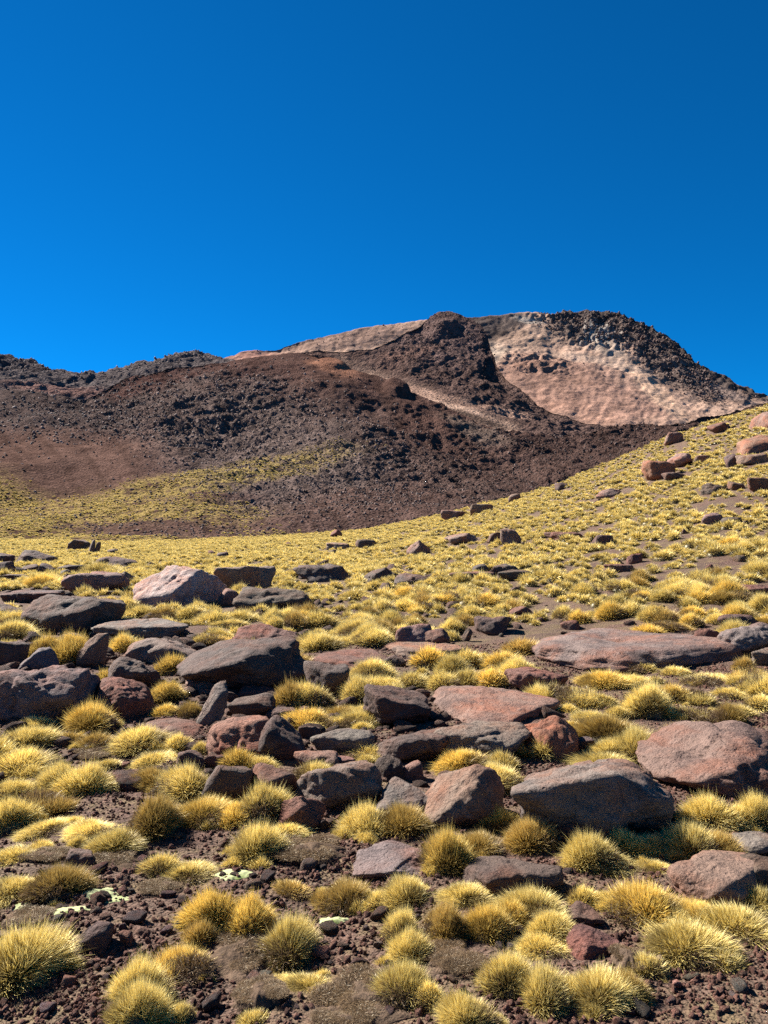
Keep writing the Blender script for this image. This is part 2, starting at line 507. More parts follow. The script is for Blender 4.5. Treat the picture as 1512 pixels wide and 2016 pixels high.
# --- the summit mass
TOP_C = [(-200, 800), (330, 745), (410, 716), (440, 706), (470, 692), (500, 686), (535, 686), (565, 677), (600, 668), (640, 660), (690, 652), (750, 641), (800, 635), (870, 630), (930, 624), (1000, 622),
         (1018, 618), (1050, 615), (1075, 622), (1092, 622), (1110, 616), (1145, 612), (1190, 614), (1215, 622), (1240, 630), (1262, 638), (1285, 650), (1310, 664), (1335, 684), (1355, 704), (1385, 722),
         (1420, 738), (1450, 752), (1475, 765), (1512, 775), (1600, 800), (1900, 850)]
def rel_c(p, u, v, t):
    wv = 26 * fbm(p / 80.0, 3, 90)
    u, v = u + wv, v + 0.5 * wv
    gul = fbm(np.stack([(u + (v - 700) * 0.6) / 14.0, v / 130.0, u * 0], -1), 3, 91)
    cliff = np.clip(blob(u, v, 1170, 655, 80, 34, 15) + 0.8 * blob(u, v, 1290, 702, 110, 24, 35) + 0.22 * blob(u, v, 1050, 655, 60, 20), 0, 1)
    knob = blob(u, v, 1060, 716, 70, 18, 10)
    flu = ridged(np.stack([u / 11.0, v / 55.0, u * 0], -1), 3, 92) - 0.5
    r = 9 * fbm(p / 220.0, 3, 93) + 1.6 * gul * (1 - cliff) + 5 * fbm(p / 45.0, 3, 98) * (1 - cliff) + 3.5 * cliff * flu + 9 * cliff * fbm(p / 16.0, 3, 89) + 7 * cliff * (ridged(p / 40.0, 3, 95) - 0.5) + 8 * knob * (ridged(p / 22.0, 3, 94) - 0.3)
    r += 1.6 * fbm(p / 12.0, 3, 96)
    tp = np.interp(u, [q[0] for q in TOP_C], [q[1] for q in TOP_C])
    rim = (1 - sst(6, 22, v - tp)) * sst(1000, 1090, u)
    r += 5 * rim * (ridged(p / 18.0, 2, 97) - 0.4)
    r -= 5 * np.clip(band(u, v, [(1085, 690), (1200, 712), (1330, 745)], 16), 0, 1) * 0.6
    return r * sst(0, 0.08, t)
def col_c(p, u, v):
    n = fbm(p / 60.0, 4, 100); nh = fbm(p / 12.0, 3, 101)
    gul = fbm(np.stack([(u + (v - 700) * 0.6) / 9.0, v / 90.0, u * 0], -1), 3, 102)
    z = n * 0.5
    c = np.tile([0.40, 0.265, 0.205], (len(u), 1))
    c = lay(c, blob(u, v, 490, 700, 90, 22, 0, z), (0.33, 0.185, 0.15))
    c = lay(c, blob(u, v, 690, 668, 140, 22, -8, z), (0.25, 0.165, 0.135))
    c = lay(c, blob(u, v, 958, 665, 88, 44, -50, z * 0.4), (0.105, 0.08, 0.072))
    c = lay(c, blob(u, v, 965, 632, 95, 13, 0, z * 0.4), (0.115, 0.088, 0.08))
    c = lay(c, 0.85 * blob(u, v, 970, 696, 45, 20, -35, z), (0.62, 0.49, 0.38))
    c = lay(c, 0.9 * blob(u, v, 1035, 664, 60, 18, -15, z), (0.38, 0.26, 0.21))
    c = lay(c, blob(u, v, 1140, 770, 200, 60, 15, z), (0.29, 0.175, 0.14))
    c = lay(c, 0.85 * blob(u, v, 1070, 740, 85, 34, 10, z), (0.235, 0.14, 0.11))
    c = lay(c, 0.7 * blob(u, v, 1100, 805, 110, 22, 12, z), (0.34, 0.20, 0.155))
    c = lay(c, 0.9 * blob(u, v, 1290, 770, 95, 17, 44, z * 0.8), (0.53, 0.35, 0.255))
    c = lay(c, 0.7 * blob(u, v, 1200, 715, 130, 10, 12, z * 0.8), (0.42, 0.30, 0.24))
    c = lay(c, blob(u, v, 1160, 650, 82, 28, 10, z), (0.125, 0.093, 0.082))
    c = lay(c, 0.8 * blob(u, v, 1040, 665, 60, 22, -10, z), (0.37, 0.25, 0.19))
    c = lay(c, blob(u, v, 1300, 700, 130, 34, 37, z * 0.8), (0.125, 0.092, 0.082))
    c = lay(c, 0.8 * blob(u, v, 1400, 752, 100, 14, 28, z), (0.20, 0.15, 0.135))
    c = lay(c, 0.8 * blob(u, v, 1182, 656, 26, 20, 10, n * 1.3 + 0.5 * np.sin(u * 0.55 + n * 6)), (0.40, 0.36, 0.33))
    c = lay(c, 0.8 * blob(u, v, 1200, 690, 42, 13, 20, n), (0.33, 0.25, 0.205))
    c = lay(c, 0.85 * blob(u, v, 1042, 630, 36, 7, 8, n), (0.45, 0.37, 0.31))
    tp = np.interp(u, [q[0] for q in TOP_C], [q[1] for q in TOP_C])
    rim = (1 - sst(10, 24, v - tp + 10 * n)) * sst(1070, 1100, u)
    c = lay(c, rim * 0.95, (0.075, 0.058, 0.054))
    c *= (1 + 0.35 * nh + 0.22 * gul)[:, None] * np.array([0.90, 0.90, 0.86])
    return c

TOP_D = [(-900, 690), (-200, 690), (-60, 700), (0, 704), (40, 708), (60, 711), (95, 722), (125, 736), (170, 739), (205, 738), (240, 729), (262, 718), (285, 710), (300, 716), (330, 703), (352, 692), (385, 688), (405, 690), (425, 702), (445, 709), (520, 730), (700, 780)]
def rel_d(p, u, v, t):
    return (7 * fbm(p / 60.0, 3, 111) + 3.5 * (ridged(p / 13.0, 3, 112) - 0.45) + 4 * blob(u, v, 30, 712, 90, 14) * ridged(p / 20.0, 2, 113)) * sst(0, 0.1, t)
def col_d(p, u, v):
    n = fbm(p / 30.0, 4, 120); nh = fbm(p / 6.0, 3, 121)
    c = np.tile([0.115, 0.095, 0.092], (len(u), 1))
    c = lay(c, blob(u, v, 130, 768, 130, 10, 3, n * 0.5), (0.19, 0.115, 0.10))
    c = lay(c, blob(u, v, 30, 718, 90, 16, 8, n * 0.5), (0.09, 0.075, 0.075))
    return c * (1 + 0.5 * nh)[:, None] * 0.85

layer('summit', 'pinkish tan volcano summit with pale cliff and dark rim', -200, 1900, 760, 190, [(-200, 900), (1900, 900)], TOP_C, 700, 1250, 0.9, rel_c, col_c, hill_material('summit_rock', 0.02, 0.11, 1.6, 0.35))
layer('far_ridge', 'dark grey rocky ridge closing the valley', -900, 700, 420, 90, [(-900, 860), (700, 860)], TOP_D, 380, 620, 0.9, rel_d, col_d, hill_material('ridge_rock', 0.05, 0.3, 1.2))
layer('dark_ridge', 'dark brown lava ridge running down from a rocky knob', 480, 1700, 520, 170, [(480, 880), (1700, 900)], TOP_B, 430, 760, 0.9, rel_b, col_b, hill_material('dark_ridge_rock', 0.05, 0.32, 1.2))
layer('lava_slope', 'dark brown boulder strewn lava slope behind the grassland', -900, 2400, 1100, 300, [(-900, 1105), (2400, 1105)], TOP_A, 124, 440, 1.15, rel_a, col_a, hill_material('lava_slope_rock', 0.11, 0.8, 0.5))

# distant plain so the horizon is closed in every direction
bp = [(-9000, -9000, -30), (9000, -9000, -30), (9000, 9000, -30), (-9000, 9000, -30)]
pm = mesh_from('plain', bp, [[0, 1, 2, 3]], NEAR_M)
link('plain', pm, 'flat brown plain stretching out around the volcano', 'plain', 'structure')

# ------------------------------------------------------------------ instancing by geometry nodes (stuff only)
def gn_scatter(name, pts, rot, scl, idx, srcs, label, cat):
    src = bpy.data.collections.new(name + '_kinds')
    for k, me in enumerate(srcs):
        o = bpy.data.objects.new('%s_kind_%02d' % (name, k), me); src.objects.link(o)
    me = bpy.data.meshes.new(name)
    me.vertices.add(len(pts)); me.vertices.foreach_set('co', np.asarray(pts, np.float32).ravel())
    for an, ty, dat, key in (('rot', 'FLOAT_VECTOR', rot, 'vector'), ('scl', 'FLOAT_VECTOR', scl, 'vector'), ('idx', 'INT', idx, 'value')):
        a = me.attributes.new(an, ty, 'POINT')
        a.data.foreach_set(key, np.asarray(dat, np.int32 if ty == 'INT' else np.float32).ravel())
    o = link(name, me, label, cat, 'stuff')
    ng = bpy.data.node_groups.new(name, 'GeometryNodeTree')
    ng.interface.new_socket('Geometry', in_out='INPUT', socket_type='NodeSocketGeometry')
    ng.interface.new_socket('Geometry', in_out='OUTPUT', socket_type='NodeSocketGeometry')
    gi = ng.nodes.new('NodeGroupInput'); go = ng.nodes.new('NodeGroupOutput')
    iop = ng.nodes.new('GeometryNodeInstanceOnPoints'); ci = ng.nodes.new('GeometryNodeCollectionInfo')
    ci.inputs['Collection'].default_value = src; ci.inputs['Separate Children'].default_value = True; ci.inputs['Reset Children'].default_value = True
    def attr(n, t):
        a = ng.nodes.new('GeometryNodeInputNamedAttribute'); a.data_type = t; a.inputs['Name'].default_value = n
        return [x for x in a.outputs if x.enabled and x.name == 'Attribute'][0]
    e2r = ng.nodes.new('FunctionNodeEulerToRotation')
    ng.links.new(gi.outputs[0], iop.inputs['Points']); ng.links.new(ci.outputs[0], iop.inputs['Instance'])
    iop.inputs['Pick Instance'].default_value = True
    ng.links.new(attr('idx', 'INT'), iop.inputs['Instance Index'])
    ng.links.new(attr('rot', 'FLOAT_VECTOR'), e2r.inputs[0]); ng.links.new(e2r.outputs[0], iop.inputs['Rotation'])
    ng.links.new(attr('scl', 'FLOAT_VECTOR'), iop.inputs['Scale'])
    ng.links.new(iop.outputs[0], go.inputs[0])
    md = o.modifiers.new('scatter', 'NODES'); md.node_group = ng
    return o

# ------------------------------------------------------------------ rocks
def rock_shape(seed, sub=4, p=9, nplanes=12, planes=None, rough=0.07, flatbias=0.0):
    r = np.random.default_rng(seed)
    D, T = ico(sub)
    N = r.normal(size=(nplanes, 3)); N /= np.linalg.norm(N, axis=1)[:, None]
    d = r.uniform(0.72, 1.06, nplanes)
    base = np.array([[1, 0, 0], [-1, 0, 0], [0, 1, 0], [0, -1, 0], [0, 0, 1], [0, 0, -1]], float) + r.normal(size=(6, 3)) * 0.22
    base /= np.linalg.norm(base, axis=1)[:, None]
    N = np.concatenate([N, base]); d = np.concatenate([d, r.uniform(0.85, 1.0, 6)])
    if planes:
        q = np.array(planes, float); nn = q[:, :3] / np.linalg.norm(q[:, :3], axis=1)[:, None]
        N = np.concatenate([N, nn]); d = np.concatenate([d, q[:, 3]])
    s = np.maximum(D @ N.T, 0) / d[None, :]
    R = (s ** p).sum(1) ** (-1.0 / p)
    R *= 1 + rough * 1.6 * fbm(D * 1.3 + seed * 3.1, 3, seed % 97) + rough * 0.5 * fbm(D * 4.2 + seed, 3, seed % 89)
    V = D * R[:, None]
    return V, T

def roughen(V, T, seed, amp):
    """surface relief in metres on the scaled rock: pitting, chips and joints"""
    n = V / (np.linalg.norm(V, axis=1)[:, None] + 1e-9)
    kk = max(1.0, float(np.abs(V[:, 0]).max()) / 0.6)
    q = V / kk + seed * 1.7
    e = 0.050 * fbm(q * 3.2, 4, 7) + 0.018 * (ridged(q * 7.0, 3, 9) - 0.5) + 0.010 * fbm(q * 22.0, 2, 13)
    sdv = np.random.default_rng(int(seed) + 5).normal(size=3); sdv /= np.linalg.norm(sdv)
    st = (q @ sdv) * 2.4 + 0.7 * fbm(q * 1.1, 2, 31); fr = st - np.floor(st)
    e += 0.04 * (np.minimum(fr * 1.15, (1 - fr) * 8) - 0.5) * sst(-0.15, 0.25, fbm(q * 0.9 + 4, 2, 37))
    # a few deep joints
    jn = np.abs(pn(q * 1.35, 17)); e -= 0.016 * (1 - sst(0.0, 0.05, jn)); e += 0.022 * (np.abs(pn(q * 2.3, 23)) - 0.2)
    return V + n * (e * min(amp, 1.0 if kk > 1 else amp) * 1.25 * kk)[:, None]

TINT = {'G': (0.155, 0.122, 0.104), 'P': (0.185, 0.120, 0.094), 'R': (0.140, 0.075, 0.054), 'D': (0.094, 0.066, 0.054), 'W': (0.33, 0.255, 0.21), 'O': (0.21, 0.110, 0.074)}
SH = {  # p, planes count, depth ratio, sink, extra planes (sun side / shade side facets)
 'r': (18, 8, 0.85, 0.30, None),
 'l': (11, 9, 1.1, 0.60, None),
 'b': (16, 7, 0.80, 0.25, None),
 's': (9, 8, 0.75, 0.15, [(0, 0, 1, 0.75)]),
 'w': (14, 5, 0.85, 0.20, [(-0.75, -0.25, 0.75, 0.62), (0.8, -0.5, 0.35, 0.75)]),       # wedge: tilted lit face to the left
 'v': (14, 5, 0.9, 0.22, [(0.55, -0.2, 0.8, 0.6), (-0.9, -0.3, 0.3, 0.8)]),            # wedge the other way
 'c': (22, 3, 0.85, 0.18, [(-0.45, -0.60, 0.66, 0.50), (0.88, -0.5, 0.05, 0.52), (0.3, 0.3, 0.9, 0.72)]), # split boulder
 'f': (14, 3, 0.55, 0.15, [(-0.85, -0.3, 0.55, 0.42), (0.9, -0.3, -0.35, 0.42)]),      # leaning fin
 'p': (14, 2, 0.8, 0.15, [(-0.7, -0.4, 0.6, 0.5), (0.75, -0.3, 0.55, 0.5), (0, 0.7, 0.7, 0.55)]), # pyramid
 'o': (15, 6, 0.8, 0.28, [(0.35, -0.75, -0.5, 0.72), (-0.4, 0.3, 0.85, 0.78)]),         # overhanging front
}
# photo box, tint, shape, label, short name
B = [
 (255,1115,445,1196,'W','c','pale pink split boulder with a flat sunlit face and sheer shaded end','the pale split boulder'),
 (424,1114,542,1166,'P','r','tall pink boulder standing behind the dark slab by the pale split boulder','the tall pink boulder'),
 (395,1137,452,1166,'D','s','thin dark slab leaning on the shaded end of the pale split boulder',''),
 (428,1158,470,1192,'P','w','small pale pink wedge between the split boulder and the dark hump',''),
 (460,1155,611,1206,'D','r','dark red hump of rock in front of the tall pink boulder','the dark red hump'),
 (575,1112,693,1146,'D','s','long dark slab alone in yellow grass beyond the dark red hump','the lone long slab'),
 (118,1126,257,1170,'P','s','flat pink whaleback rock touching the pale split boulder','the pink whaleback'),
 (227,1124,262,1146,'G','p','small grey pointed stone on the end of the pink whaleback',''),
 (31,1083,117,1111,'D','v','dark rounded boulder at the back of the outcrop, highest among its neighbours','the rear dark boulder'),
 (-20,1088,31,1110,'D','r','dark stone touching the rear dark boulder at the frame edge',''),
 (133,1062,182,1085,'D','r','brown block beside the pair of upright stones on the horizon line',''),
 (174,1062,188,1089,'G','f','narrower grey upright stone standing like a post',''),
 (185,1063,199,1089,'D','f','thicker dark upright stone standing like a post','the upright post stones'),
 (210,1080,233,1092,'D','r','little dark stone just beyond the upright post stones',''),
 (30,1110,78,1130,'D','r','dark lump below the rear dark boulder',''),
 (72,1108,110,1133,'D','v','dark pointed lump with a pale cap below the rear dark boulder',''),
 (-10,1104,32,1132,'D','b','black block in shade at the frame edge under the rear boulders',''),
 (108,1112,168,1130,'D','s','low dark slab bridging the gap behind the pink whaleback',''),
 (117,1122,143,1138,'G','r','small grey stone propped against the pink whaleback',''),
 (-10,1130,66,1142,'D','s','thin dark ledge under the lumps of the rear outcrop',''),
 (188,1096,273,1116,'D','l','flat brown slab in the grass behind the pale split boulder',''),
 (39,1172,244,1250,'D','r','huge dark rounded boulder with a smooth grey back','the huge dark dome'),
 (-25,1183,56,1226,'D','r','dark cracked boulder joined to the huge dark dome',''),
 (0,1161,128,1186,'D','s','thin tilted slab lying across the top of the huge dark dome',''),
 (176,1218,374,1258,'G','s','long flat grey slab in front of the huge dark dome','the long grey slab'),
 (174,1226,274,1256,'G','w','pale grey rounded nose resting on the long grey slab',''),
 (150,1248,214,1312,'P','f','pale shard leaning upright over the lit ledge','the leaning pale shard'),
 (30,1276,118,1324,'G','w','grey tilted slab with a bright face and dark back',''),
 (-15,1262,60,1312,'D','b','black block in front of the yellow tussock at the frame edge',''),
 (-60,1309,205,1424,'G','o','massive grey boulder with sunlit top and dark mossy front','the massive mossy boulder'),
 (206,1294,320,1358,'D','v','black topped angular boulder behind the dark red wedge',''),
 (173,1332,310,1420,'R','v','dark red wedge with a lit edge beside the massive mossy boulder','the dark red wedge'),
 (238,1256,390,1306,'P','l','broad pink shelf of rock sloping towards the big black boulder','the broad pink shelf'),
 (346,1257,612,1360,'D','w','big black boulder with a bright grey edge and long sloping back','the big black boulder'),
 (598,1301,686,1370,'D','b','black angular block on the low end of the big black boulder','the black angular block'),
 (457,1231,598,1278,'R','l','flat red brown rock behind the big black boulder','the flat red rock'),
 (603,1279,765,1314,'R','l','low brown dome of rock ringed by yellow tussocks','the low brown dome'),
 (362,1330,484,1370,'P','l','flat pink grey ledge under the big black boulder','the pink grey ledge'),
 (470,1345,560,1372,'R','l','reddish ledge continuing from the pink grey one',''),
 (385,1340,450,1430,'G','f','pale grey fin of rock leaning sideways','the pale grey fin'),
 (448,1362,542,1412,'D','b','square black block with a pale end beside the pale grey fin','the square black block'),
 (520,1390,585,1416,'D','s','small flat dark stone beside the square black block',''),
 (405,1410,548,1498,'O','r','rounded boulder stained orange on top','the orange stained boulder'),
 (505,1406,606,1497,'D','v','dark slab leaning against the orange stained boulder','the leaning dark slab'),
 (611,1434,736,1483,'G','s','grey sloping slab behind the round grey boulder','the grey sloping slab'),
 (585,1428,632,1458,'D','r','small dark rock tucked above the grey sloping slab',''),
 (266,1411,404,1458,'R','l','low reddish rock behind the golden tussocks and the orange stained boulder','the low reddish rock'),
 (396,1506,498,1577,'D','r','black lumpy boulder with a grey nose beside two tussocks','the black lumpy boulder'),
 (493,1506,593,1582,'R','r','dark red lumpy boulder next to the black one','the dark red lumpy boulder'),
 (586,1496,754,1594,'G','o','large rounded grey boulder with a dark overhanging front','the large round grey boulder'),
 (545,1566,640,1632,'R','p','low dark red pyramid in front of the large round grey boulder','the dark red pyramid'),
 (578,1476,668,1522,'P','r','small pink rock behind the large round grey boulder',''),
 (640,1488,700,1512,'P','r','little pink stone between the grey sloping slab and the round grey boulder',''),
 (126,1671,188,1710,'D','r','small dark stone lying alone on gravel among low tussocks','the lone dark stone'),
 (221,1514,278,1550,'R','b','small flat red block half buried in shade',''),
 (345,1478,404,1514,'D','r','dark knobbly rock below the low reddish rock',''),
 (400,1484,450,1512,'R','r','reddish knob at the foot of the orange stained boulder',''),
 (733,1434,884,1502,'D','o','long dark block with a flat top and black front','the long dark block'),
 (852,1418,1042,1500,'G','s','wide grey slab with a smooth shaded front','the wide grey slab'),
 (1000,1412,1140,1498,'O','l','rusty red slab sloping down from the wide grey slab','the rusty red slab'),
 (733,1533,872,1620,'G','r','smooth round grey boulder beside the pale wedge','the smooth round boulder'),
 (818,1506,1000,1630,'P','w','pale pinkish wedge boulder casting a black shadow','the pale wedge boulder'),
 (1008,1490,1328,1650,'G','o','largest grey boulder with a rounded sunlit end and dark undercut front','the largest grey boulder'),
 (1262,1418,1580,1575,'P','w','great layered pink boulder rising to the frame edge','the great layered boulder'),
 (1076,1600,1208,1662,'R','r','low rough red rock under the largest grey boulder','the low rough red rock'),
 (1312,1676,1490,1790,'P','r','light pink rounded boulder beside a large tussock','the light pink boulder'),
 (1436,1680,1560,1764,'D','b','dark rock behind the light pink boulder at the frame edge',''),
 (1434,1637,1540,1684,'G','s','flat light grey slab near the frame edge',''),
 (907,1686,1106,1764,'D','o','long charcoal boulder with a pitted top','the long charcoal boulder'),
 (692,1656,850,1730,'G','w','dark grey flat topped rock beside the golden tussock','the flat topped dark rock'),
 (790,1497,835,1534,'P','b','small pale block between the long dark block and the pale wedge',''),
 (733,1490,797,1536,'D','r','dark stone in shade below the long dark block',''),
 (1116,1448,1170,1478,'D','b','small black block beside the rusty red slab',''),
 (1116,1820,1222,1886,'R','v','rough red rock behind the curved row of tussocks','the rough red rock'),
 (1103,1773,1197,1824,'D','r','rough dark rock above the rough red rock',''),
 (714,1348,850,1430,'D','b','black cube like boulder beside the broad light boulder','the black cube boulder'),
 (846,1350,1100,1428,'P','l','broad light grey boulder with a wavy top','the broad light boulder'),
 (992,1314,1120,1364,'R','s','red slab with a dark underside behind the broad light boulder','the red slab'),
 (1035,1240,1482,1324,'G','l','very wide flat brown ledge of bedrock','the very wide ledge'),
 (1415,1226,1540,1290,'G','o','grey boulder with a dark hollow under it','the hollow grey boulder'),
 (1480,1272,1550,1310,'G','r','grey stone at the frame edge below the hollow grey boulder',''),
 (1362,1240,1420,1280,'R','b','brown block standing on the end of the very wide ledge',''),
 (1300,1246,1345,1264,'D','s','small dark slab lying on the back of the very wide ledge',''),
 (1415,1209,1493,1239,'D','s','dark flat stone above the hollow grey boulder',''),
 (1450,1150,1530,1175,'R','r','dull red dome of rock in the grass near the frame edge','the dull red dome'),
 (778,1228,850,1272,'P','r','brown rounded boulder, paler of a touching pair','the touching pair'),
 (824,1234,886,1275,'R','r','darker ball shaped boulder of a touching pair',''),
 (934,1213,1006,1250,'D','r','dark cracked rock among dense tussocks above the row of golden ones','the dark cracked rock'),
 (908,1236,930,1262,'D','f','narrow dark stone upright in the grass by the dark cracked rock',''),
 (1000,1192,1048,1212,'R','w','small red wedge above the dark cracked rock',''),
 (1103,1221,1142,1240,'R','r','little brown hump just behind the very wide ledge',''),
 (748,1262,912,1298,'P','l','flat pink slab under the touching pair','the flat pink slab'),
 (745,1290,800,1312,'D','b','small dark ledge below the flat pink slab',''),
 (799,1064,847,1094,'P','p','pale pyramid rock standing out of the yellow field','the pale pyramid'),
 (984,1040,1027,1076,'P','b','pink upright block on the hillside foot','the pink upright block'),
 (957,1048,987,1069,'D','r','dark stone touching the pink upright block',''),
 (876,1049,940,1071,'P','w','long tilted pink slab in the field before the pink upright block',''),
 (1070,1047,1148,1067,'R','s','long flat brown slab beyond the pink upright block','the long brown slab'),
 (713,1118,784,1147,'D','w','dark tilted slab in mid field','the dark tilted slab'),
 (773,1127,845,1152,'D','r','dark low lump beside the dark tilted slab',''),
 (930,1110,963,1129,'D','b','dark cube of the ruined looking rock cluster',''),
 (961,1112,1021,1134,'D','s','grey lintel like slab of the ruined looking rock cluster','the lintel slab'),
 (979,1122,1052,1147,'D','b','black block standing in for the dark shadow under the lintel slab',''),  # dark rock added where only a shadow lies under the slab
 (884,1125,974,1144,'R','s','flat red plate of rock beside the lintel slab',''),
 (1186,1110,1246,1128,'R','s','flat reddish stone alone in the upper field','the flat reddish stone'),
 (1200,1097,1225,1112,'D','p','tiny dark peak behind the flat reddish stone',''),
 (1233,1089,1265,1112,'R','b','small brown block past the flat reddish stone',''),
 (1166,1053,1208,1077,'D','r','dark brown mound on the lower hillside',''),
 (1262,906,1332,946,'O','b','red square faced boulder on the hillside','the red square boulder'),
 (1314,892,1368,922,'P','w','pink pointed boulder behind the red square one','the pink pointed boulder'),
 (1366,896,1400,912,'P','s','low pink stone past the pink pointed boulder',''),
 (1453,812,1540,850,'P','l','long pink slab jutting from the hillside crest','the crest slab'),
 (1446,858,1545,898,'O','l','orange pink slab below the crest slab','the orange slab'),
 (1424,893,1458,919,'D','w','dark wedge at the lower end of the orange slab',''),
 (1444,894,1508,919,'P','b','pink block under the orange slab',''),
 (1380,951,1437,974,'D','v','dark brown tilted rock midway up the hillside','the dark tilted hillside rock'),
 (1430,948,1466,965,'R','r','brown stone touching the dark tilted hillside rock',''),
 (1380,1009,1422,1032,'G','r','grey round stone on the lower hillside','the grey hillside stone'),
 (1418,1018,1462,1034,'D','s','flat dark stone beside the grey hillside stone',''),
 (1172,963,1223,982,'P','w','pale pink flat stone on the edge of the grassy slope','the pale edge stone'),
 (1091,950,1120,968,'D','r','dark little stone on the grassy skyline',''),
 (1312,850,1352,878,'P','s','pink slab on the hillside skyline','the skyline slab'),
 (1356,836,1400,856,'R','w','dark red slab higher along the skyline',''),
 (925,992,971,1014,'P','s','pale pink slab on the low skyline','the low skyline slab'),
 (868,1004,922,1024,'P','r','light rounded stone beside the low skyline slab',''),
 (1000,972,1026,988,'P','s','thin pink stone on the skyline above the low skyline slab',''),
 (700,1062,742,1080,'D','s','dark flat rock near the edge of the far field','the far flat rock'),
 (640,1068,692,1084,'P','r','pinkish hump near the edge of the far field',''),
 (650,1042,674,1058,'R','p','red peak breaking the far edge of the field',''),
 (425,1086,452,1099,'D','r','black stone alone in the far field behind the pale split boulder','the lone black stone'),
 (1470,940,1530,968,'R','s','brown ledge by the frame edge midway up the hillside',''),
 (1300,930,1350,948,'D','s','dark flat stone below the red square boulder',''),
 (240,1500,256,1510,'R','r','small rust stone beside a low tussock',''),
 (155,1815,225,1870,'D','r','dark blue grey lump of lava in the gravel','the blue grey lava lump'),
 (232,1830,262,1862,'R','b','red lava stone beside the blue grey lump',''),
 (262,1822,296,1846,'R','r','pink red lava stone, smoother than its neighbour',''),
 (120,1918,150,1948,'R','b','dark red stone at the foot of the big corner tussock',''),
 (612,1862,650,1886,'O','r','rusty rounded stone in shade of the curved golden tussocks',''),
 (1286,1880,1310,1904,'R','b','dark red chip beside the round pale tussock',''),
 (1322,1926,1346,1946,'P','r','pale grey pink pebble in the bare gravel',''),
]

def fit_rock(V0, box, depth, sink, yaw=0.0, amp=1.0, seed=0):
    x0, y0, x1, y1 = box
    uc, wt, ht = (x0 + x1) / 2, x1 - x0, y1 - y0
    g = ground_hit(uc, min(y1, 1990))
    pos = g.copy(); d = g[1]
    sx = wt * d / F / 2; pos[1] += sx * depth * 0.8
    sz = max(0.25 * sx, ht * d / F * 0.75)
    sub = V0[::max(1, len(V0) // 700)]
    for it in range(22):
        S = np.array([sx, sx * depth, sz])
        gz = float(ground_h(np.array([pos[0]]), np.array([pos[1]]), False)[0])
        pos[2] = gz + sz * (1 - 2 * sink) * 0.95
        W = sub * S + pos
        gh = ground_h(W[:, 0], W[:, 1], False)
        k = W[:, 2] > gh - 0.02 * sz
        if k.sum() < 12: k[:] = True
        u, v = proj(W[k])
        cw = u.max() - u.min()
        sx *= np.clip(wt / cw, 0.6, 1.6)
        pos[0] += (uc - (u.max() + u.min()) / 2) * pos[1] / F
        err = v.max() - y1
        pos[1] += np.clip(err * pos[1] / max(y1 - 1050, 170) * 0.7, -0.06 * pos[1], 0.06 * pos[1])
        pos[1] = np.clip(pos[1], 2.2, 112)
        ch = v.max() - v.min()
        sz = np.clip(sz * np.clip(ht / ch, 0.6, 1.5), 0.16 * sx, 2.2 * sx)
        pos[1] = min(pos[1], np.interp(756 + F * pos[0] / pos[1], CRU, CRD) + sx * 0.3)
    gz = float(ground_h(np.array([pos[0]]), np.array([pos[1]]), False)[0])
    pos[2] = gz + sz * (1 - 2 * sink) * 0.95
    return pos, np.array([sx, sx * depth, sz])

ROCKS = []       # (u, v, wpx, x, y, rx, ry)
REFS = []        # (phrase, u, v, w)
for k, (x0, y0, x1, y1, tint, shp, label, ref) in enumerate(B):
    p, npl, depth, sink, pl = SH[shp]
    w = x1 - x0
    sub = 5 if w > 105 and y1 > 1150 else (4 if w > 45 else 3)
    V0, T = rock_shape(100 + k * 7, sub, p, npl, pl, 0.06 if shp in 'cbf' else 0.09)
    V0 = V0 / np.array([np.abs(V0[:, i]).max() for i in range(3)])
    pos, S = fit_rock(V0, (x0, y0, x1, y1), depth, sink, seed=k)
    V = V0 * S
    V = roughen(V, T, k, min(1.3, max(0.35, S[0] / 0.45)) * (1.0 if w > 45 else 0.6))
    me = mesh_from('boulder', V, None, M_ROCK, True, T)
    o = link('boulder' if w > 60 or y1 < 1100 else 'rock', me, label, 'boulder' if w > 60 or y1 < 1100 else 'rock', group='boulders and rocks')
    o.location = pos
    o.color = (*[c * (0.92 + 0.16 * random.random()) for c in TINT[tint]], 1)
    ROCKS.append(((x0 + x1) / 2, (y0 + y1) / 2, w, pos[0], pos[1], S[0], S[1]))
    if ref: REFS.append((ref, (x0 + x1) / 2, (y0 + y1) / 2, w))

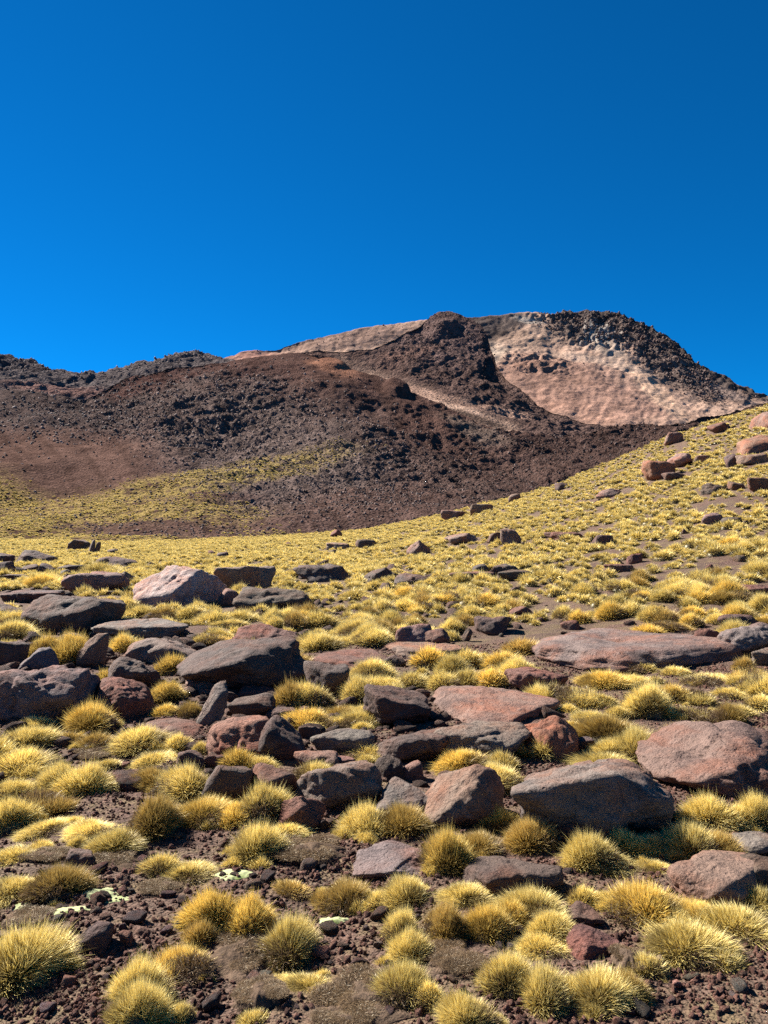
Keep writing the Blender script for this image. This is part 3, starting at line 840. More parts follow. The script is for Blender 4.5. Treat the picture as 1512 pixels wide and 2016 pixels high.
# ------------------------------------------------------------------ grass tussock meshes
def tussock_mesh(name, n, seed, kind='dome', bw=0.006, mat=None, rfoot=0.36, blade=(0.24, 0.37), wild=0.07):
    r = np.random.default_rng(seed)
    if kind == 'dome':
        rr = np.sqrt(r.random(n)); ph = r.random(n) * 2 * np.pi
        wob = 1 + 0.24 * np.sin(ph * 2 + r.random() * 6) + 0.18 * np.sin(ph * 3 + r.random() * 6)
        root = np.stack([rfoot * rr * wob * np.cos(ph), rfoot * rr * wob * np.sin(ph), 0.22 * np.sqrt(np.clip(1 - rr ** 2, 0, 1))], -1)
        tilt = np.radians(78) * rr ** 1.1 + r.normal(size=n) * 0.20
        az = ph + r.normal(size=n) * 0.30
    elif kind == 'ring':
        a0 = r.random() * 6.28; span = r.uniform(3.6, 5.6)
        ph = a0 + span * r.random(n); q = r.normal(size=n)
        rad = 0.255 + 0.055 * q
        root = np.stack([rad * np.cos(ph), rad * np.sin(ph), np.zeros(n)], -1)
        tilt = np.abs(0.45 * q + 0.45 + r.normal(size=n) * 0.22); az = np.where(q > -1.0, ph, ph + np.pi) + r.normal(size=n) * 0.35
        blade = (blade[0] * 0.95, blade[1] * 0.95)
    else:  # thatch: short tangled dead blades
        rr = np.sqrt(r.random(n)); ph = r.random(n) * 2 * np.pi
        root = np.stack([0.44 * rr * np.cos(ph), 0.44 * rr * np.sin(ph), 0.16 * (1 - rr ** 2) ** 0.5], -1)
        tilt = np.radians(40) + rr * 0.6 + r.normal(size=n) * 0.45; az = ph + r.normal(size=n) * 1.3
        blade = (0.07, 0.2)
    # small tufts inside the tussock: blades of a bundle share their lean
    nbun = max(6, n // 26)
    b = r.integers(0, nbun, n); bt = r.normal(size=nbun) * 0.14; ba = r.normal(size=nbun) * 0.25; bl = r.normal(size=nbun) * 0.09
    tilt = np.clip(tilt + bt[b], -0.3, 1.62); az = az + ba[b]
    L = r.uniform(blade[0], blade[1], n) * (1 + bl[b]) * (1 - 0.10 * np.clip(tilt, 0, 2))
    dead = np.zeros(n, bool)
    if kind == 'dome' and n > 400:
        wd = r.random() * 6.28; wv_ = r.uniform(0.5, 1.1); da = np.abs((az - wd + np.pi) % (2 * np.pi) - np.pi)
        dead = (da < wv_ + r.normal(size=n) * 0.15) & (tilt > 0.25)
        L[dead] *= r.uniform(0.5, 0.85, dead.sum())
    wl = r.random(n) < wild; L[wl] *= r.uniform(1.1, 1.35, wl.sum())
    # lumps in the outline
    lump = 1 + 0.22 * pn(np.stack([np.cos(az) * tilt * 2.2, np.sin(az) * tilt * 2.2, np.full(n, seed * 1.3)], -1), 3) * 2
    L *= lump
    d = np.stack([np.sin(tilt) * np.cos(az), np.sin(tilt) * np.sin(az), np.cos(tilt)], -1)
    if kind != 'thatch':
        la = r.random() * 6.28; d = d + np.array([math.cos(la), math.sin(la), 0]) * 0.16; d /= np.linalg.norm(d, axis=1)[:, None]
    side = np.cross(d, np.array([0, 0, 1.0]) + r.normal(size=(n, 3)) * 0.8); side /= np.linalg.norm(side, axis=1)[:, None]
    droop = (0.05 + 0.12 * r.random(n)) * np.sin(np.clip(tilt, 0, 1.6)) * L
    curl = r.normal(size=(n, 3)) * 0.03 * L[:, None]
    Wd = bw * r.uniform(0.7, 1.3, n)
    def at(t): return root + d * (L * t)[:, None] + curl * (t * t) - np.array([0, 0, 1.0]) * (droop * t * t)[:, None]
    p0, p1, p2 = at(0.0), at(0.55), at(1.0)
    V = np.stack([p0 - side * Wd[:, None] * .5, p0 + side * Wd[:, None] * .5, p1 - side * Wd[:, None] * .42, p1 + side * Wd[:, None] * .42, p2], 1).reshape(-1, 3)
    i = np.arange(n) * 5
    Q = np.stack([i, i + 1, i + 3, i + 2], -1); T = np.stack([i + 2, i + 3, i + 4], -1)
    if kind == 'dome':      # dense dead heart, put in dark and opaque to block the sun
        na, nr2 = 12, 5
        aa, bb = np.meshgrid(np.linspace(0, 2 * np.pi, na, endpoint=False), np.linspace(0.12, 1, nr2), indexing='ij')
        rad = 0.40 * np.sin(bb * np.pi / 2) * (1 + 0.12 * np.sin(aa * 2 + seed) + 0.1 * np.sin(aa * 3 + seed * 2))
        cv = np.stack([rad * np.cos(aa), rad * np.sin(aa), 0.27 * np.cos(bb * np.pi / 2) + 0.0 * aa], -1).reshape(-1, 3)
        o0 = len(V); ii = np.arange(na)[:, None] * nr2 + np.arange(nr2 - 1)[None, :]; jj = (np.arange(na)[:, None] + 1) % na * nr2 + np.arange(nr2 - 1)[None, :]
        Q = np.concatenate([Q, o0 + np.stack([ii, ii + 1, jj + 1, jj], -1).reshape(-1, 4)]); V = np.concatenate([V, cv])
    me = mesh_from(name, V, Q, mat or M_GRASS, False, T)
    rnd = np.concatenate([np.where(dead, 0.12 * r.random(n), r.random(n)), np.full(40, 0.3)])
    uv = me.uv_layers.new(name='blade')
    tv = np.concatenate([np.tile([0, 0, .55, .55, 1.0], n), np.full(200, 0.08)])
    vi = np.zeros(len(me.loops), np.int32); me.loops.foreach_get('vertex_index', vi)
    uvd = np.stack([rnd[np.minimum(vi // 5, len(rnd) - 1)], tv[vi]], -1).astype(np.float32)
    uv.data.foreach_set('uv', uvd.ravel())
    return me

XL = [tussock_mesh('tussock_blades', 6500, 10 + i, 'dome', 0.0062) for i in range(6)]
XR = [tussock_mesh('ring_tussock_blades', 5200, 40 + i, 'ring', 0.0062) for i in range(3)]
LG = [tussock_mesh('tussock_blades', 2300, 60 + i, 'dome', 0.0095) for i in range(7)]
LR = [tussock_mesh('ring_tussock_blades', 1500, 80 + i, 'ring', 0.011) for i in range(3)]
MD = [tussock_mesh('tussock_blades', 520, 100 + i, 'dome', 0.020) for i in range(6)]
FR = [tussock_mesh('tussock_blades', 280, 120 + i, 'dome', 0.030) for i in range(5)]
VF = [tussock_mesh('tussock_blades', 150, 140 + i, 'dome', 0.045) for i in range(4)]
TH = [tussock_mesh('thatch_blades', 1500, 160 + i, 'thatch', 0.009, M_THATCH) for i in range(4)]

# photo boxes of tussocks; colour: G golden, P pale straw, O olive grey, T dead; kind d dome, r ring
TU = """-40 1825 110 1960 P d|65 1697 161 1777 O d|-15 1728 66 1779 P d|284 1675 343 1732 P d|327 1697 406 1744 P d|377 1742 464 1838 G d|365 1798 420 1868 O d
452 1762 534 1848 G d|523 1798 614 1902 P d|297 1845 403 1938 G r|226 1888 323 1992 P d|214 1932 328 2040 P d|325 1956 384 2025 P d|536 1908 584 1942 P d|565 1925 642 1958 P d
462 1985 530 2034 P d|543 1730 604 1772 O d|613 1738 652 1784 O d|633 1728 726 1797 O d|719 1745 772 1797 P d|758 1725 838 1795 P d|757 1770 822 1858 P d|770 1816 842 1899 P d
842 1745 918 1858 O d|876 1740 958 1795 P d|921 1760 994 1858 G d|975 1758 1034 1833 G d|1000 1740 1094 1822 P d|1045 1786 1124 1858 P d|1032 1831 1114 1884 P d
1121 1733 1174 1788 P d|1168 1740 1216 1790 P d|1219 1733 1336 1830 G d|1333 1770 1406 1826 G d|1282 1806 1412 1904 P d|1388 1778 1525 1868 P d|1451 1745 1530 1806 P d
957 1871 1038 1964 P d|1020 1887 1114 1989 P d|1090 1900 1150 1985 P d|1123 1907 1230 2002 P d|1192 1905 1266 1979 O d|1240 1865 1302 1925 P d
758 1892 850 1985 P d|815 1905 872 1990 P d|864 1950 974 2040 P d|1126 1690 1230 1724 P d|1257 1693 1322 1726 P d|836 1622 924 1732 G d|900 1637 984 1694 O d
950 1582 1020 1644 G d|1000 1607 1084 1684 O d|1118 1625 1200 1714 P d|1180 1628 1276 1694 P d|1252 1645 1316 1694 P d|1308 1612 1400 1699 P d|1380 1625 1447 1695 O d
1358 1561 1442 1639 P d|1420 1575 1480 1640 P d|1456 1546 1530 1637 P d|866 1474 954 1528 G d|960 1470 1014 1522 P d|985 1446 1054 1498 O r|1045 1443 1095 1498 P d|929 1500 1014 1568 P d
1134 1482 1236 1528 P d|1166 1458 1246 1503 P d|1207 1424 1290 1503 P d|1262 1430 1316 1500 P d|1091 1416 1150 1450 G d|1136 1400 1201 1437 P d|1304 1393 1412 1432 P r|1343 1418 1397 1447 P d
684 1573 765 1653 P d|745 1580 838 1654 O d|30 1410 98 1447 P d|8 1430 98 1487 P d|-15 1468 103 1538 P d|83 1493 160 1566 P d|130 1498 218 1573 P d|134 1380 218 1452 G d
110 1436 168 1472 O d|156 1434 218 1478 O d|229 1428 328 1492 P d|325 1434 374 1482 P d|380 1450 412 1486 P d|190 1492 232 1520 P d|264 1506 334 1558 O d|320 1500 414 1578 P d
269 1483 343 1512 P d|262 1556 350 1653 O d|350 1564 444 1629 G d|430 1578 497 1628 G d|476 1539 555 1618 P d|-15 1528 56 1578 P d|48 1536 142 1612 O r|-15 1564 62 1638 P d
58 1616 138 1648 P d|139 1614 222 1658 P d|189 1629 272 1688 P d|-10 1664 75 1709 P d|460 1614 548 1703 P d|530 1622 605 1658 P d|438 1463 500 1522 G d|480 1480 535 1524 P d
571 1393 650 1445 G d|667 1393 745 1442 P d|584 1493 655 1547 P d|677 1463 762 1502 P d|606 1564 655 1598 P d|61 1239 120 1306 G d|105 1237 176 1313 G d|-10 1222 66 1268 P d
-10 1196 50 1230 P d|53 1131 118 1165 G d|217 1242 262 1288 G d|245 1255 304 1288 P d|316 1277 364 1334 G d|295 1340 364 1389 G d|302 1382 354 1414 G d|352 1372 398 1419 O d
511 1275 575 1316 P d|555 1280 608 1318 O d|584 1244 678 1291 P d|541 1335 600 1398 O d|570 1337 640 1399 P d|697 1290 760 1345 P d|672 1325 740 1389 P d|715 1318 775 1385 P d
682 1385 747 1422 P d|640 1385 700 1420 O d|166 1106 228 1140 P d|227 1165 266 1208 G d|250 1186 302 1222 P d|298 1190 352 1226 O d|350 1188 402 1226 P d|398 1196 452 1236 P d
448 1198 502 1232 P d|428 1218 482 1242 P d|521 1194 560 1248 P d|553 1196 605 1248 O d|600 1200 660 1246 P d|816 1265 874 1322 G d|780 1320 840 1362 P d|840 1318 900 1362 P d
890 1312 950 1358 P d|940 1310 992 1360 G d|895 1272 945 1318 P d|958 1275 1020 1325 G d|1000 1250 1060 1294 O d|1070 1255 1100 1280 O r|1040 1328 1120 1385 P r|1110 1330 1190 1400 P r
1146 1318 1222 1362 G d|1210 1322 1282 1360 P d|1130 1264 1170 1300 O d|1171 1285 1212 1320 P d|1297 1336 1352 1390 G d|1340 1345 1400 1395 P r|1197 1383 1236 1420 P d|1433 1383 1478 1418 P d
1255 1225 1300 1256 G d|1290 1214 1360 1250 O r|1350 1318 1440 1358 P r|1440 1310 1515 1370 P r|1410 1350 1460 1380 P d|1470 1360 1520 1400 P d|1450 1285 1486 1326 O d|1230 1300 1290 1330 P d
1100 1385 1140 1408 P d|1300 1310 1350 1336 P d|740 1325 790 1372 P d|715 1295 765 1330 P d|868 1290 905 1318 O d|1486 1208 1530 1238 G d|340 1375 352 1380 P d|460 1398 480 1405 P d"""
TCOL = {'G': (1.03, 0.94, 0.72), 'P': (1.0, 1.0, 1.0), 'O': (0.68, 0.60, 0.52)}
TUFTS = []   # (obj, u, v, w, colour, kind)
TXY = []

def put_tussock(x, y, z, w, hgt, code, kind, wpx, hand=True):
    near = wpx > 62
    lib = (XR if near else LR) if kind == 'r' else (XL if near else (LG if wpx > 26 else MD))
    me = random.choice(lib)
    o = bpy.data.objects.new('grass_tussock', None if wpx > 45 else me); COL.objects.link(o)
    o.location = (x, y, z - 0.015)
    if hand: w *= 1.24; hgt *= 0.84
    else: hgt *= 0.85
    o.scale = (w, w * random.uniform(0.85, 1.05), hgt * 1.9)
    o.rotation_euler = (random.uniform(-0.06, 0.06), random.uniform(-0.08, 0.08), random.uniform(0, 6.28))
    c = TCOL[code]; j = random.uniform(0.9, 1.08)
    o.color = (c[0] * j, c[1] * j, c[2] * j, 1)
    if wpx > 45:
        s_ = bpy.data.objects.new('straw_blades', me); COL.objects.link(s_); s_.parent = o; s_.color = o.color
        o.empty_display_size = 0.1
        t = bpy.data.objects.new('dead_thatch', random.choice(TH)); COL.objects.link(t)
        t.parent = o; a_ = random.uniform(0, 6.28); t.location = (0.16 * math.cos(a_), 0.16 * math.sin(a_), 0.05); t.scale = (0.9, 0.9, 1.2); t.rotation_euler = (0, 0, random.uniform(0, 6))
    return o

for row in TU.replace('\n', '|').split('|'):
    a = row.split(); x0, y0, x1, y1 = map(float, a[:4]); code, kind = a[4], a[5]
    w = x1 - x0
    if w < 25: continue
    vb = min(y1, 2000)
    if y1 > 2016: w *= 0.8
    g = ground_hit((x0 + x1) / 2, y1 - 0.10 * w if y1 > 1100 else y1)
    d = g[1]; W = w * d / F * 1.0
    yc = d + W * 0.30; xc = g[0] * yc / d
    gz = float(ground_h(np.array([xc]), np.array([yc]), True)[0])
    W = w * yc / F
    th = math.atan2(EYE - gz, yc)
    H = ((y1 - y0) * yc / F - W * 0.62 * math.sin(th)) / math.cos(th)
    H = min(max(H, 0.32 * W), 1.0 * W)
    o = put_tussock(xc, yc, gz, W, H, code, kind, w)
    TUFTS.append((o, (x0 + x1) / 2, (y0 + y1) / 2, w, code, kind)); TXY.append((xc, yc, W * 0.42))

# ------------------------------------------------------------------ field tussocks
def field_points():
    out = []
    for (ya, yb, cell) in ((2.0, 14, 0.44), (14, 40, 0.42), (40, 125, 0.47)):
        nx = int(2 * (7 + 0.95 * yb) / cell); ny = int((yb - ya) / cell)
        gx, gy = np.meshgrid(np.arange(nx), np.arange(ny), indexing='ij')
        x = -(7 + 0.95 * yb) + (gx + RNG.random(gx.shape)) * cell; y = ya + (gy + RNG.random(gx.shape)) * cell
        x = x.ravel(); y = y.ravel()
        k = (np.abs(x) < 4 + 0.72 * y); x, y = x[k], y[k]
        out.append(np.stack([x, y], -1))
    return np.concatenate(out)
fp = field_points()
Pf = np.stack([fp[:, 0], fp[:, 1], np.zeros(len(fp))], -1)
nz1 = fbm(Pf * 0.35, 3, 201); nz2 = fbm(Pf * 0.07, 2, 202)
dens = 0.93 + 1.35 * nz1 + 0.8 * nz2 - 0.55 * (1 - sst(8.5, 14, fp[:, 1]))
uF = 756 + F * fp[:, 0] / fp[:, 1]
zF = ground_h(fp[:, 0], fp[:, 1])
uu, vv = proj(np.stack([fp[:, 0], fp[:, 1], zF], -1))
inside = (uu > -20) & (uu < 1532) & (vv < 2050)
# the stony band on the left and the gravel clearing in front are sparse
stony = blob(uu, vv, 250, 1330, 420, 160, 0, 0) 
dens -= 0.45 * stony
dens = np.where(inside & (fp[:, 1] < 6.2), dens - 0.55, dens)
dens = np.where((fp[:, 1] < 4.6) & (np.abs(fp[:, 0]) < 0.62 * fp[:, 1] + 0.5), -1, dens)
keep = RNG.random(len(fp)) < np.where(dens < -0.9, 0, np.clip(dens, 0.02, 0.97))
R = np.array(ROCKS); TX = np.array(TXY)
for r_ in R:
    keep &= ~((np.abs(fp[:, 0] - r_[3]) < r_[5] * 0.9) & (fp[:, 1] < r_[4]) & (fp[:, 1] > r_[4] - r_[6] - (0.45 if r_[4] < 40 else 0.8)))
    keep &= ~((((fp[:, 0] - r_[3]) / (r_[5] * 1.02 + 0.10)) ** 2 + ((fp[:, 1] - r_[4]) / (r_[6] * 1.0 + 0.12)) ** 2) < 1)
for t_ in TX:
    keep &= (fp[:, 0] - t_[0]) ** 2 + (fp[:, 1] - t_[1]) ** 2 > (t_[2] * 1.15 + 0.10) ** 2
fp, zF, uu, vv, nz1 = fp[keep], zF[keep], uu[keep], vv[keep], nz1[keep]
n = len(fp)
wF = (0.22 + 0.36 * RNG.random(n) ** 1.4) * (1 + 0.45 * nz1); hF = wF * RNG.uniform(0.50, 0.75, n)
wpx = wF * F / fp[:, 1]
inside = (uu > 0) & (uu < 1512) & (vv > 700) & (vv < 2010)
order = np.argsort(-np.where(inside, wpx, 0))
n_ind = max(0, 300 - len(TUFTS))
ind = order[:n_ind]; rest = np.setdiff1d(np.arange(n), ind)
for i in ind:
    code = random.choice('PPPPGO'); kind = 'r' if random.random() < 0.15 else 'd'
    o = put_tussock(fp[i, 0], fp[i, 1], zF[i], wF[i], hF[i], code, kind, wpx[i], False)
    TUFTS.append((o, uu[i], vv[i], wpx[i], code, kind))
sx_, sy_, sw_ = [], [], []
for t_ in TXY:          # small offshoots crowding round the larger tussocks
    for _ in range(random.choice((1, 2, 3, 3))):
        a_ = random.uniform(0, 6.28); q_ = t_[2] * random.uniform(1.1, 1.6); w_ = t_[2] * random.uniform(0.7, 1.4)
        px_, py_ = t_[0] + q_ * math.cos(a_), t_[1] + q_ * math.sin(a_)
        if all(((px_ - r_[3]) / (r_[5] + .03)) ** 2 + ((py_ - r_[4]) / (r_[6] + .03)) ** 2 > 1 for r_ in ROCKS): sx_.append(px_); sy_.append(py_); sw_.append(w_)
rest = np.concatenate([rest, n + np.arange(len(sx_))]); fp = np.concatenate([fp, np.stack([sx_, sy_], -1)]); wF = np.concatenate([wF, sw_]); hF = np.concatenate([hF, np.array(sw_) * 0.62])
zF = np.concatenate([zF, ground_h(np.array(sx_), np.array(sy_))])
dist = fp[rest, 1]
mats = LG + MD + FR + VF
idx = np.where(dist < 9, RNG.integers(0, 7, len(rest)), np.where(dist < 24, 7 + RNG.integers(0, 6, len(rest)), np.where(dist < 50, 13 + RNG.integers(0, 5, len(rest)), 18 + RNG.integers(0, 4, len(rest)))))
gn_scatter('grass', np.stack([fp[rest, 0], fp[rest, 1], zF[rest] - 0.02], -1),
           np.stack([RNG.uniform(-.08, .08, len(rest)), RNG.uniform(-.08, .08, len(rest)), RNG.uniform(0, 6.28, len(rest))], -1),
           np.stack([wF[rest], wF[rest], hF[rest] * 1.65], -1), idx, mats, 'pale yellow tussock grass covering the plain and the hillside', 'grass')

# labels for the tussocks: what they stand beside, read from their real neighbours
CW = {'G': 'golden', 'P': 'pale straw', 'O': 'dull olive'}
ORD = ['', 'second', 'third', 'fourth', 'fifth', 'sixth', 'seventh', 'eighth', 'ninth', 'tenth', 'eleventh', 'twelfth', 'thirteenth', 'fourteenth', 'fifteenth', 'sixteenth', 'seventeenth', 'eighteenth', 'nineteenth', 'twentieth']
def auto_label(items, noun, group):
    buckets = {}
    for it in items:
        o, u, v, w, code, kind = it
        best = min(REFS, key=lambda r: math.hypot((u - r[1]) , (v - r[2]) * 1.6) - 0.35 * r[3])
        dx, dy = u - best[1], (v - best[2]) * 2.2
        if abs(dx) > abs(dy): rel = 'on the sunny side of' if dx < 0 else 'on the shaded side of'
        else: rel = 'in front of' if dy > 0 else 'behind'
        word = (CW[code] if noun == 'tussock' else code)
        shape = 'ring shaped ' if kind == 'r' else ''
        buckets.setdefault((word, shape, rel, best[0]), []).append((math.hypot(dx, dy), o))
    for (word, shape, rel, ref), L in buckets.items():
        L.sort(key=lambda t: t[0])
        for k, (_, o) in enumerate(L):
            s = '%s %s%s %s %s' % (word, shape, noun, rel, ref)
            if len(L) > 1: s += ', first out' if k == 0 else ', %s out' % (ORD[k] if k < 20 else 'last')
            o['label'] = s; o['group'] = group; o['category'] = 'tussock' if noun == 'tussock' else 'stone'
auto_label(TUFTS, 'tussock', 'grass tussocks on the ground')

# ------------------------------------------------------------------ smaller loose stones, each its own thing
STM = []
for i in range(12):
    V, T = rock_shape(900 + i, 3, [6, 12, 18][i % 3], 8, None, 0.12); V = V * np.array([1, 0.85, 0.65])
    V += (V / np.linalg.norm(V, axis=1)[:, None]) * (0.10 * fbm(V * 3.5 + i, 3, 3) + 0.05 * (ridged(V * 6 + i, 2, 5) - 0.5))[:, None]
    STM.append(mesh_from('stone', V, None, M_ROCK, True, T))
stones = []
tries = 0
SN = 0
while SN < 155 and tries < 6000:
    tries += 1
    u = random.uniform(5, 1505); v = 1075 + 925 * random.random() ** 1.1
    if v < 1240 and u > 700 and random.random() < 0.75: continue
    if v < 1240 and u > 350 and random.random() < 0.5: continue
    w = (10 + 0.045 * (v - 1060)) * random.uniform(0.7, 1.5)
    if v > 1300: w *= 0.85
    if v < 1560 and random.random() < 0.45: w *= 1.7
    if v > 1560: w = random.uniform(11, 24) if random.random() < 0.85 else random.uniform(24, 40)
    bad = False
    for r_ in ROCKS:
        if abs(u - r_[0]) < r_[2] * 0.47 and abs(v - r_[1]) < r_[2] * 0.30: bad = True; break
    if bad: continue
    for t_ in TUFTS[:230]:
        if abs(u - t_[1]) < t_[3] * 0.48 and abs(v - t_[2]) < t_[3] * 0.48: bad = True; break
    if bad: continue
    g = ground_hit(u, v)
    s = w * g[1] / F / 2
    o = bpy.data.objects.new('stone', random.choice(STM)); COL.objects.link(o)
    o.scale = (s * random.uniform(.9, 1.2), s * random.uniform(.8, 1.1), s * random.uniform(.8, 1.2)); o.rotation_euler = (random.uniform(-.3, .3), random.uniform(-.3, .3), random.uniform(0, 6.28))
    o.location = (g[0], g[1], float(ground_h(np.array([g[0]]), np.array([g[1]]))[0]) + s * 0.22)
    code = random.choice('DRPGDR')
    o.color = (*[c * random.uniform(0.85, 1.1) for c in TINT[code]], 1)
    stones.append((o, u, v, w, {'D': 'dark brown', 'R': 'rust red', 'P': 'pinkish', 'G': 'grey'}[code], ''))
    SN += 1
auto_label(stones, 'loose stone', 'boulders and rocks')

# ------------------------------------------------------------------ gravel
GM = []
for i in range(9):
    V, T = rock_shape(1200 + i, 2, [14, 20, 30][i % 3], 5, None, 0.3); V = V * np.array([1, 0.85, 0.7])
    V += (V / np.linalg.norm(V, axis=1)[:, None]) * (0.16 * fbm(V * 2.8 + i, 2, 3))[:, None]
    GM.append(mesh_from('gravel_stone', V, None, M_SMALL, False, T))
ng_ = 120000
gy = 2.6 + 9.5 * RNG.random(ng_) ** 1.5; gx = (RNG.random(ng_) * 2 - 1) * (1.2 + 0.62 * gy)
sz = 0.0038 + 0.013 * RNG.random(ng_) ** 4.5 + 0.0006 * gy; 
Pn = np.stack([gx, gy, gx * 0], -1)
m = RNG.random(ng_) < np.clip(0.62 + 1.9 * fbm(Pn * 0.8, 3, 301), 0.08, 1)
gx, gy, sz = gx[m], gy[m], sz[m]
gz = ground_h(gx, gy)
k = len(gx)
gn_scatter('gravel', np.stack([gx, gy, gz + sz * 0.15], -1), RNG.uniform(0, 6.28, (k, 3)), np.stack([sz, sz, sz * 0.9], -1), RNG.integers(0, 9, k), GM, 'loose red brown lava gravel lying over the foreground soil', 'gravel')

# small broken rocks lying all through the field
M_FIELD = rock_material('field_stone', 3.0, 0.012, False, (0.12, 0.078, 0.060))
FM = [mesh_from('field_stone', rock_shape(1300 + i, 2, [14, 20, 30][i % 3], 6, None, 0.18)[0] * np.array([1, .8, .6]), None, M_FIELD, False, ico(2)[1]) for i in range(8)]
n_ = 7000
gy = 5.5 + 60 * RNG.random(n_) ** 1.7; gx = (RNG.random(n_) * 2 - 1) * 0.6 * gy
Pn = np.stack([gx, gy, gx * 0], -1)
m = fbm(Pn * 0.22, 3, 311) - 0.35 * gx / gy > RNG.normal(size=n_) * 0.12 + 0.12
gx, gy = gx[m], gy[m]; k = len(gx)
sz = (0.03 + 0.15 * RNG.random(k) ** 2.5) * np.clip(gy / 12, 0.45, 1)
ex = np.array([ground_hit(a_, b_) for a_, b_ in zip(RNG.uniform(0, 900, 700), 1115 + 450 * RNG.random(700))])
hx = []
for q_ in ex:
    if not any(((q_[0] - r_[3]) / r_[5]) ** 2 + ((q_[1] - r_[4]) / r_[6]) ** 2 < 0.7 for r_ in ROCKS) and not any((q_[0] - t_[0]) ** 2 + (q_[1] - t_[1]) ** 2 < t_[2] ** 2 for t_ in TXY): hx.append(q_)
hx = np.array(hx); gx = np.concatenate([gx, hx[:, 0]]); gy = np.concatenate([gy, hx[:, 1]])
sz = np.concatenate([sz, (5 + 13 * RNG.random(len(hx)) ** 2.2) * hx[:, 1] / F]); k = len(gx)
gn_scatter('loose_stones', np.stack([gx, gy, ground_h(gx, gy) + sz * 0.1], -1), RNG.uniform(-0.5, 0.5, (k, 3)) + np.array([0, 0, 1]) * RNG.uniform(0, 6.28, (k, 1)), np.stack([sz, sz, sz], -1), RNG.integers(0, 8, k), FM, 'small broken rocks scattered between the tussocks', 'stones')

# ------------------------------------------------------------------ dead mats and cushion plants
def mat_material():
    b = NB('dead_mat'); tc = b.n('TexCoord'); V = tc.outputs['Object']
    n1 = b.noise(V, 6, 6, 0.7, 1.2); n2 = b.noise(V, 60, 4, 0.75)
    c = b.mix(b.ramp(n1, [(0.35, 0.0), (0.65, 1.0)]), (0.085, 0.058, 0.040), (0.17, 0.115, 0.080))
    c = b.mix(b.ramp(n2, [(0.4, 0.6), (0.6, 0.0)]), c, (0.055, 0.043, 0.034))
    bs = b.bump(n1, 0.8, 0.03); bs = b.bump(n2, 1.0, 0.008, bs)
    p = b.n('BsdfDiffuse'); b.l(c, p.inputs[0]); b.l(bs, p.inputs['Normal']); return b.out(p.outputs[0])
def cushion_material():
    b = NB('cushion_plant'); tc = b.n('TexCoord'); V = tc.outputs['Object']
    n1 = b.noise(V, 9, 5, 0.6); v = b.voro(V, 60)
    c = b.mix(b.ramp(n1, [(0.52, 0.0), (0.66, 1.0)]), (0.36, 0.38, 0.20), (0.14, 0.18, 0.05))
    bs = b.bump(v, 0.4, 0.004)
    p = b.n('BsdfDiffuse'); b.l(c, p.inputs[0]); b.l(bs, p.inputs['Normal']); return b.out(p.outputs[0])
M_MAT, M_CUSH = mat_material(), cushion_material()
def low_mound(u, v, wpx, hpx, height, mat, seed, wobble):
    g = ground_hit(u, v); W = wpx * g[1] / F / 2; Dp = max(W * 0.35, hpx * g[1] / F / 2 / math.sin(math.atan2(EYE, g[1])))
    nr, nc = 26, 72
    rr = np.linspace(0, 1, nr); ph = np.linspace(0, 2 * np.pi, nc)
    Rr, Ph = np.meshgrid(rr, ph, indexing='ij')
    e = 1 + wobble * fbm(np.stack([np.cos(Ph).ravel() * 1.6, np.sin(Ph).ravel() * 1.6, np.full(Ph.size, seed * 2.3)], -1), 4, seed).reshape(Ph.shape)
    e[:, -1] = e[:, 0]
    x = g[0] + W * Rr * e * np.cos(Ph); y = g[1] + Dp * Rr * e * np.sin(Ph)
    gh = ground_h(x, y)
    q = np.stack([x.ravel(), y.ravel(), x.ravel() * 0], -1)
    z = gh + (1 - Rr ** 3) * height * 0.6 * (0.8 + 0.9 * fbm(q * 7, 3, seed).reshape(x.shape)) + 0.006 * fbm(q * 30, 2, seed).reshape(x.shape) - 0.012 * (Rr > 0.98)
    return mesh_from('mound', np.stack([x - g[0], y - g[1], z - g[2]], -1).reshape(-1, 3), grid_faces(nr, nc), mat, True), g, W, Dp
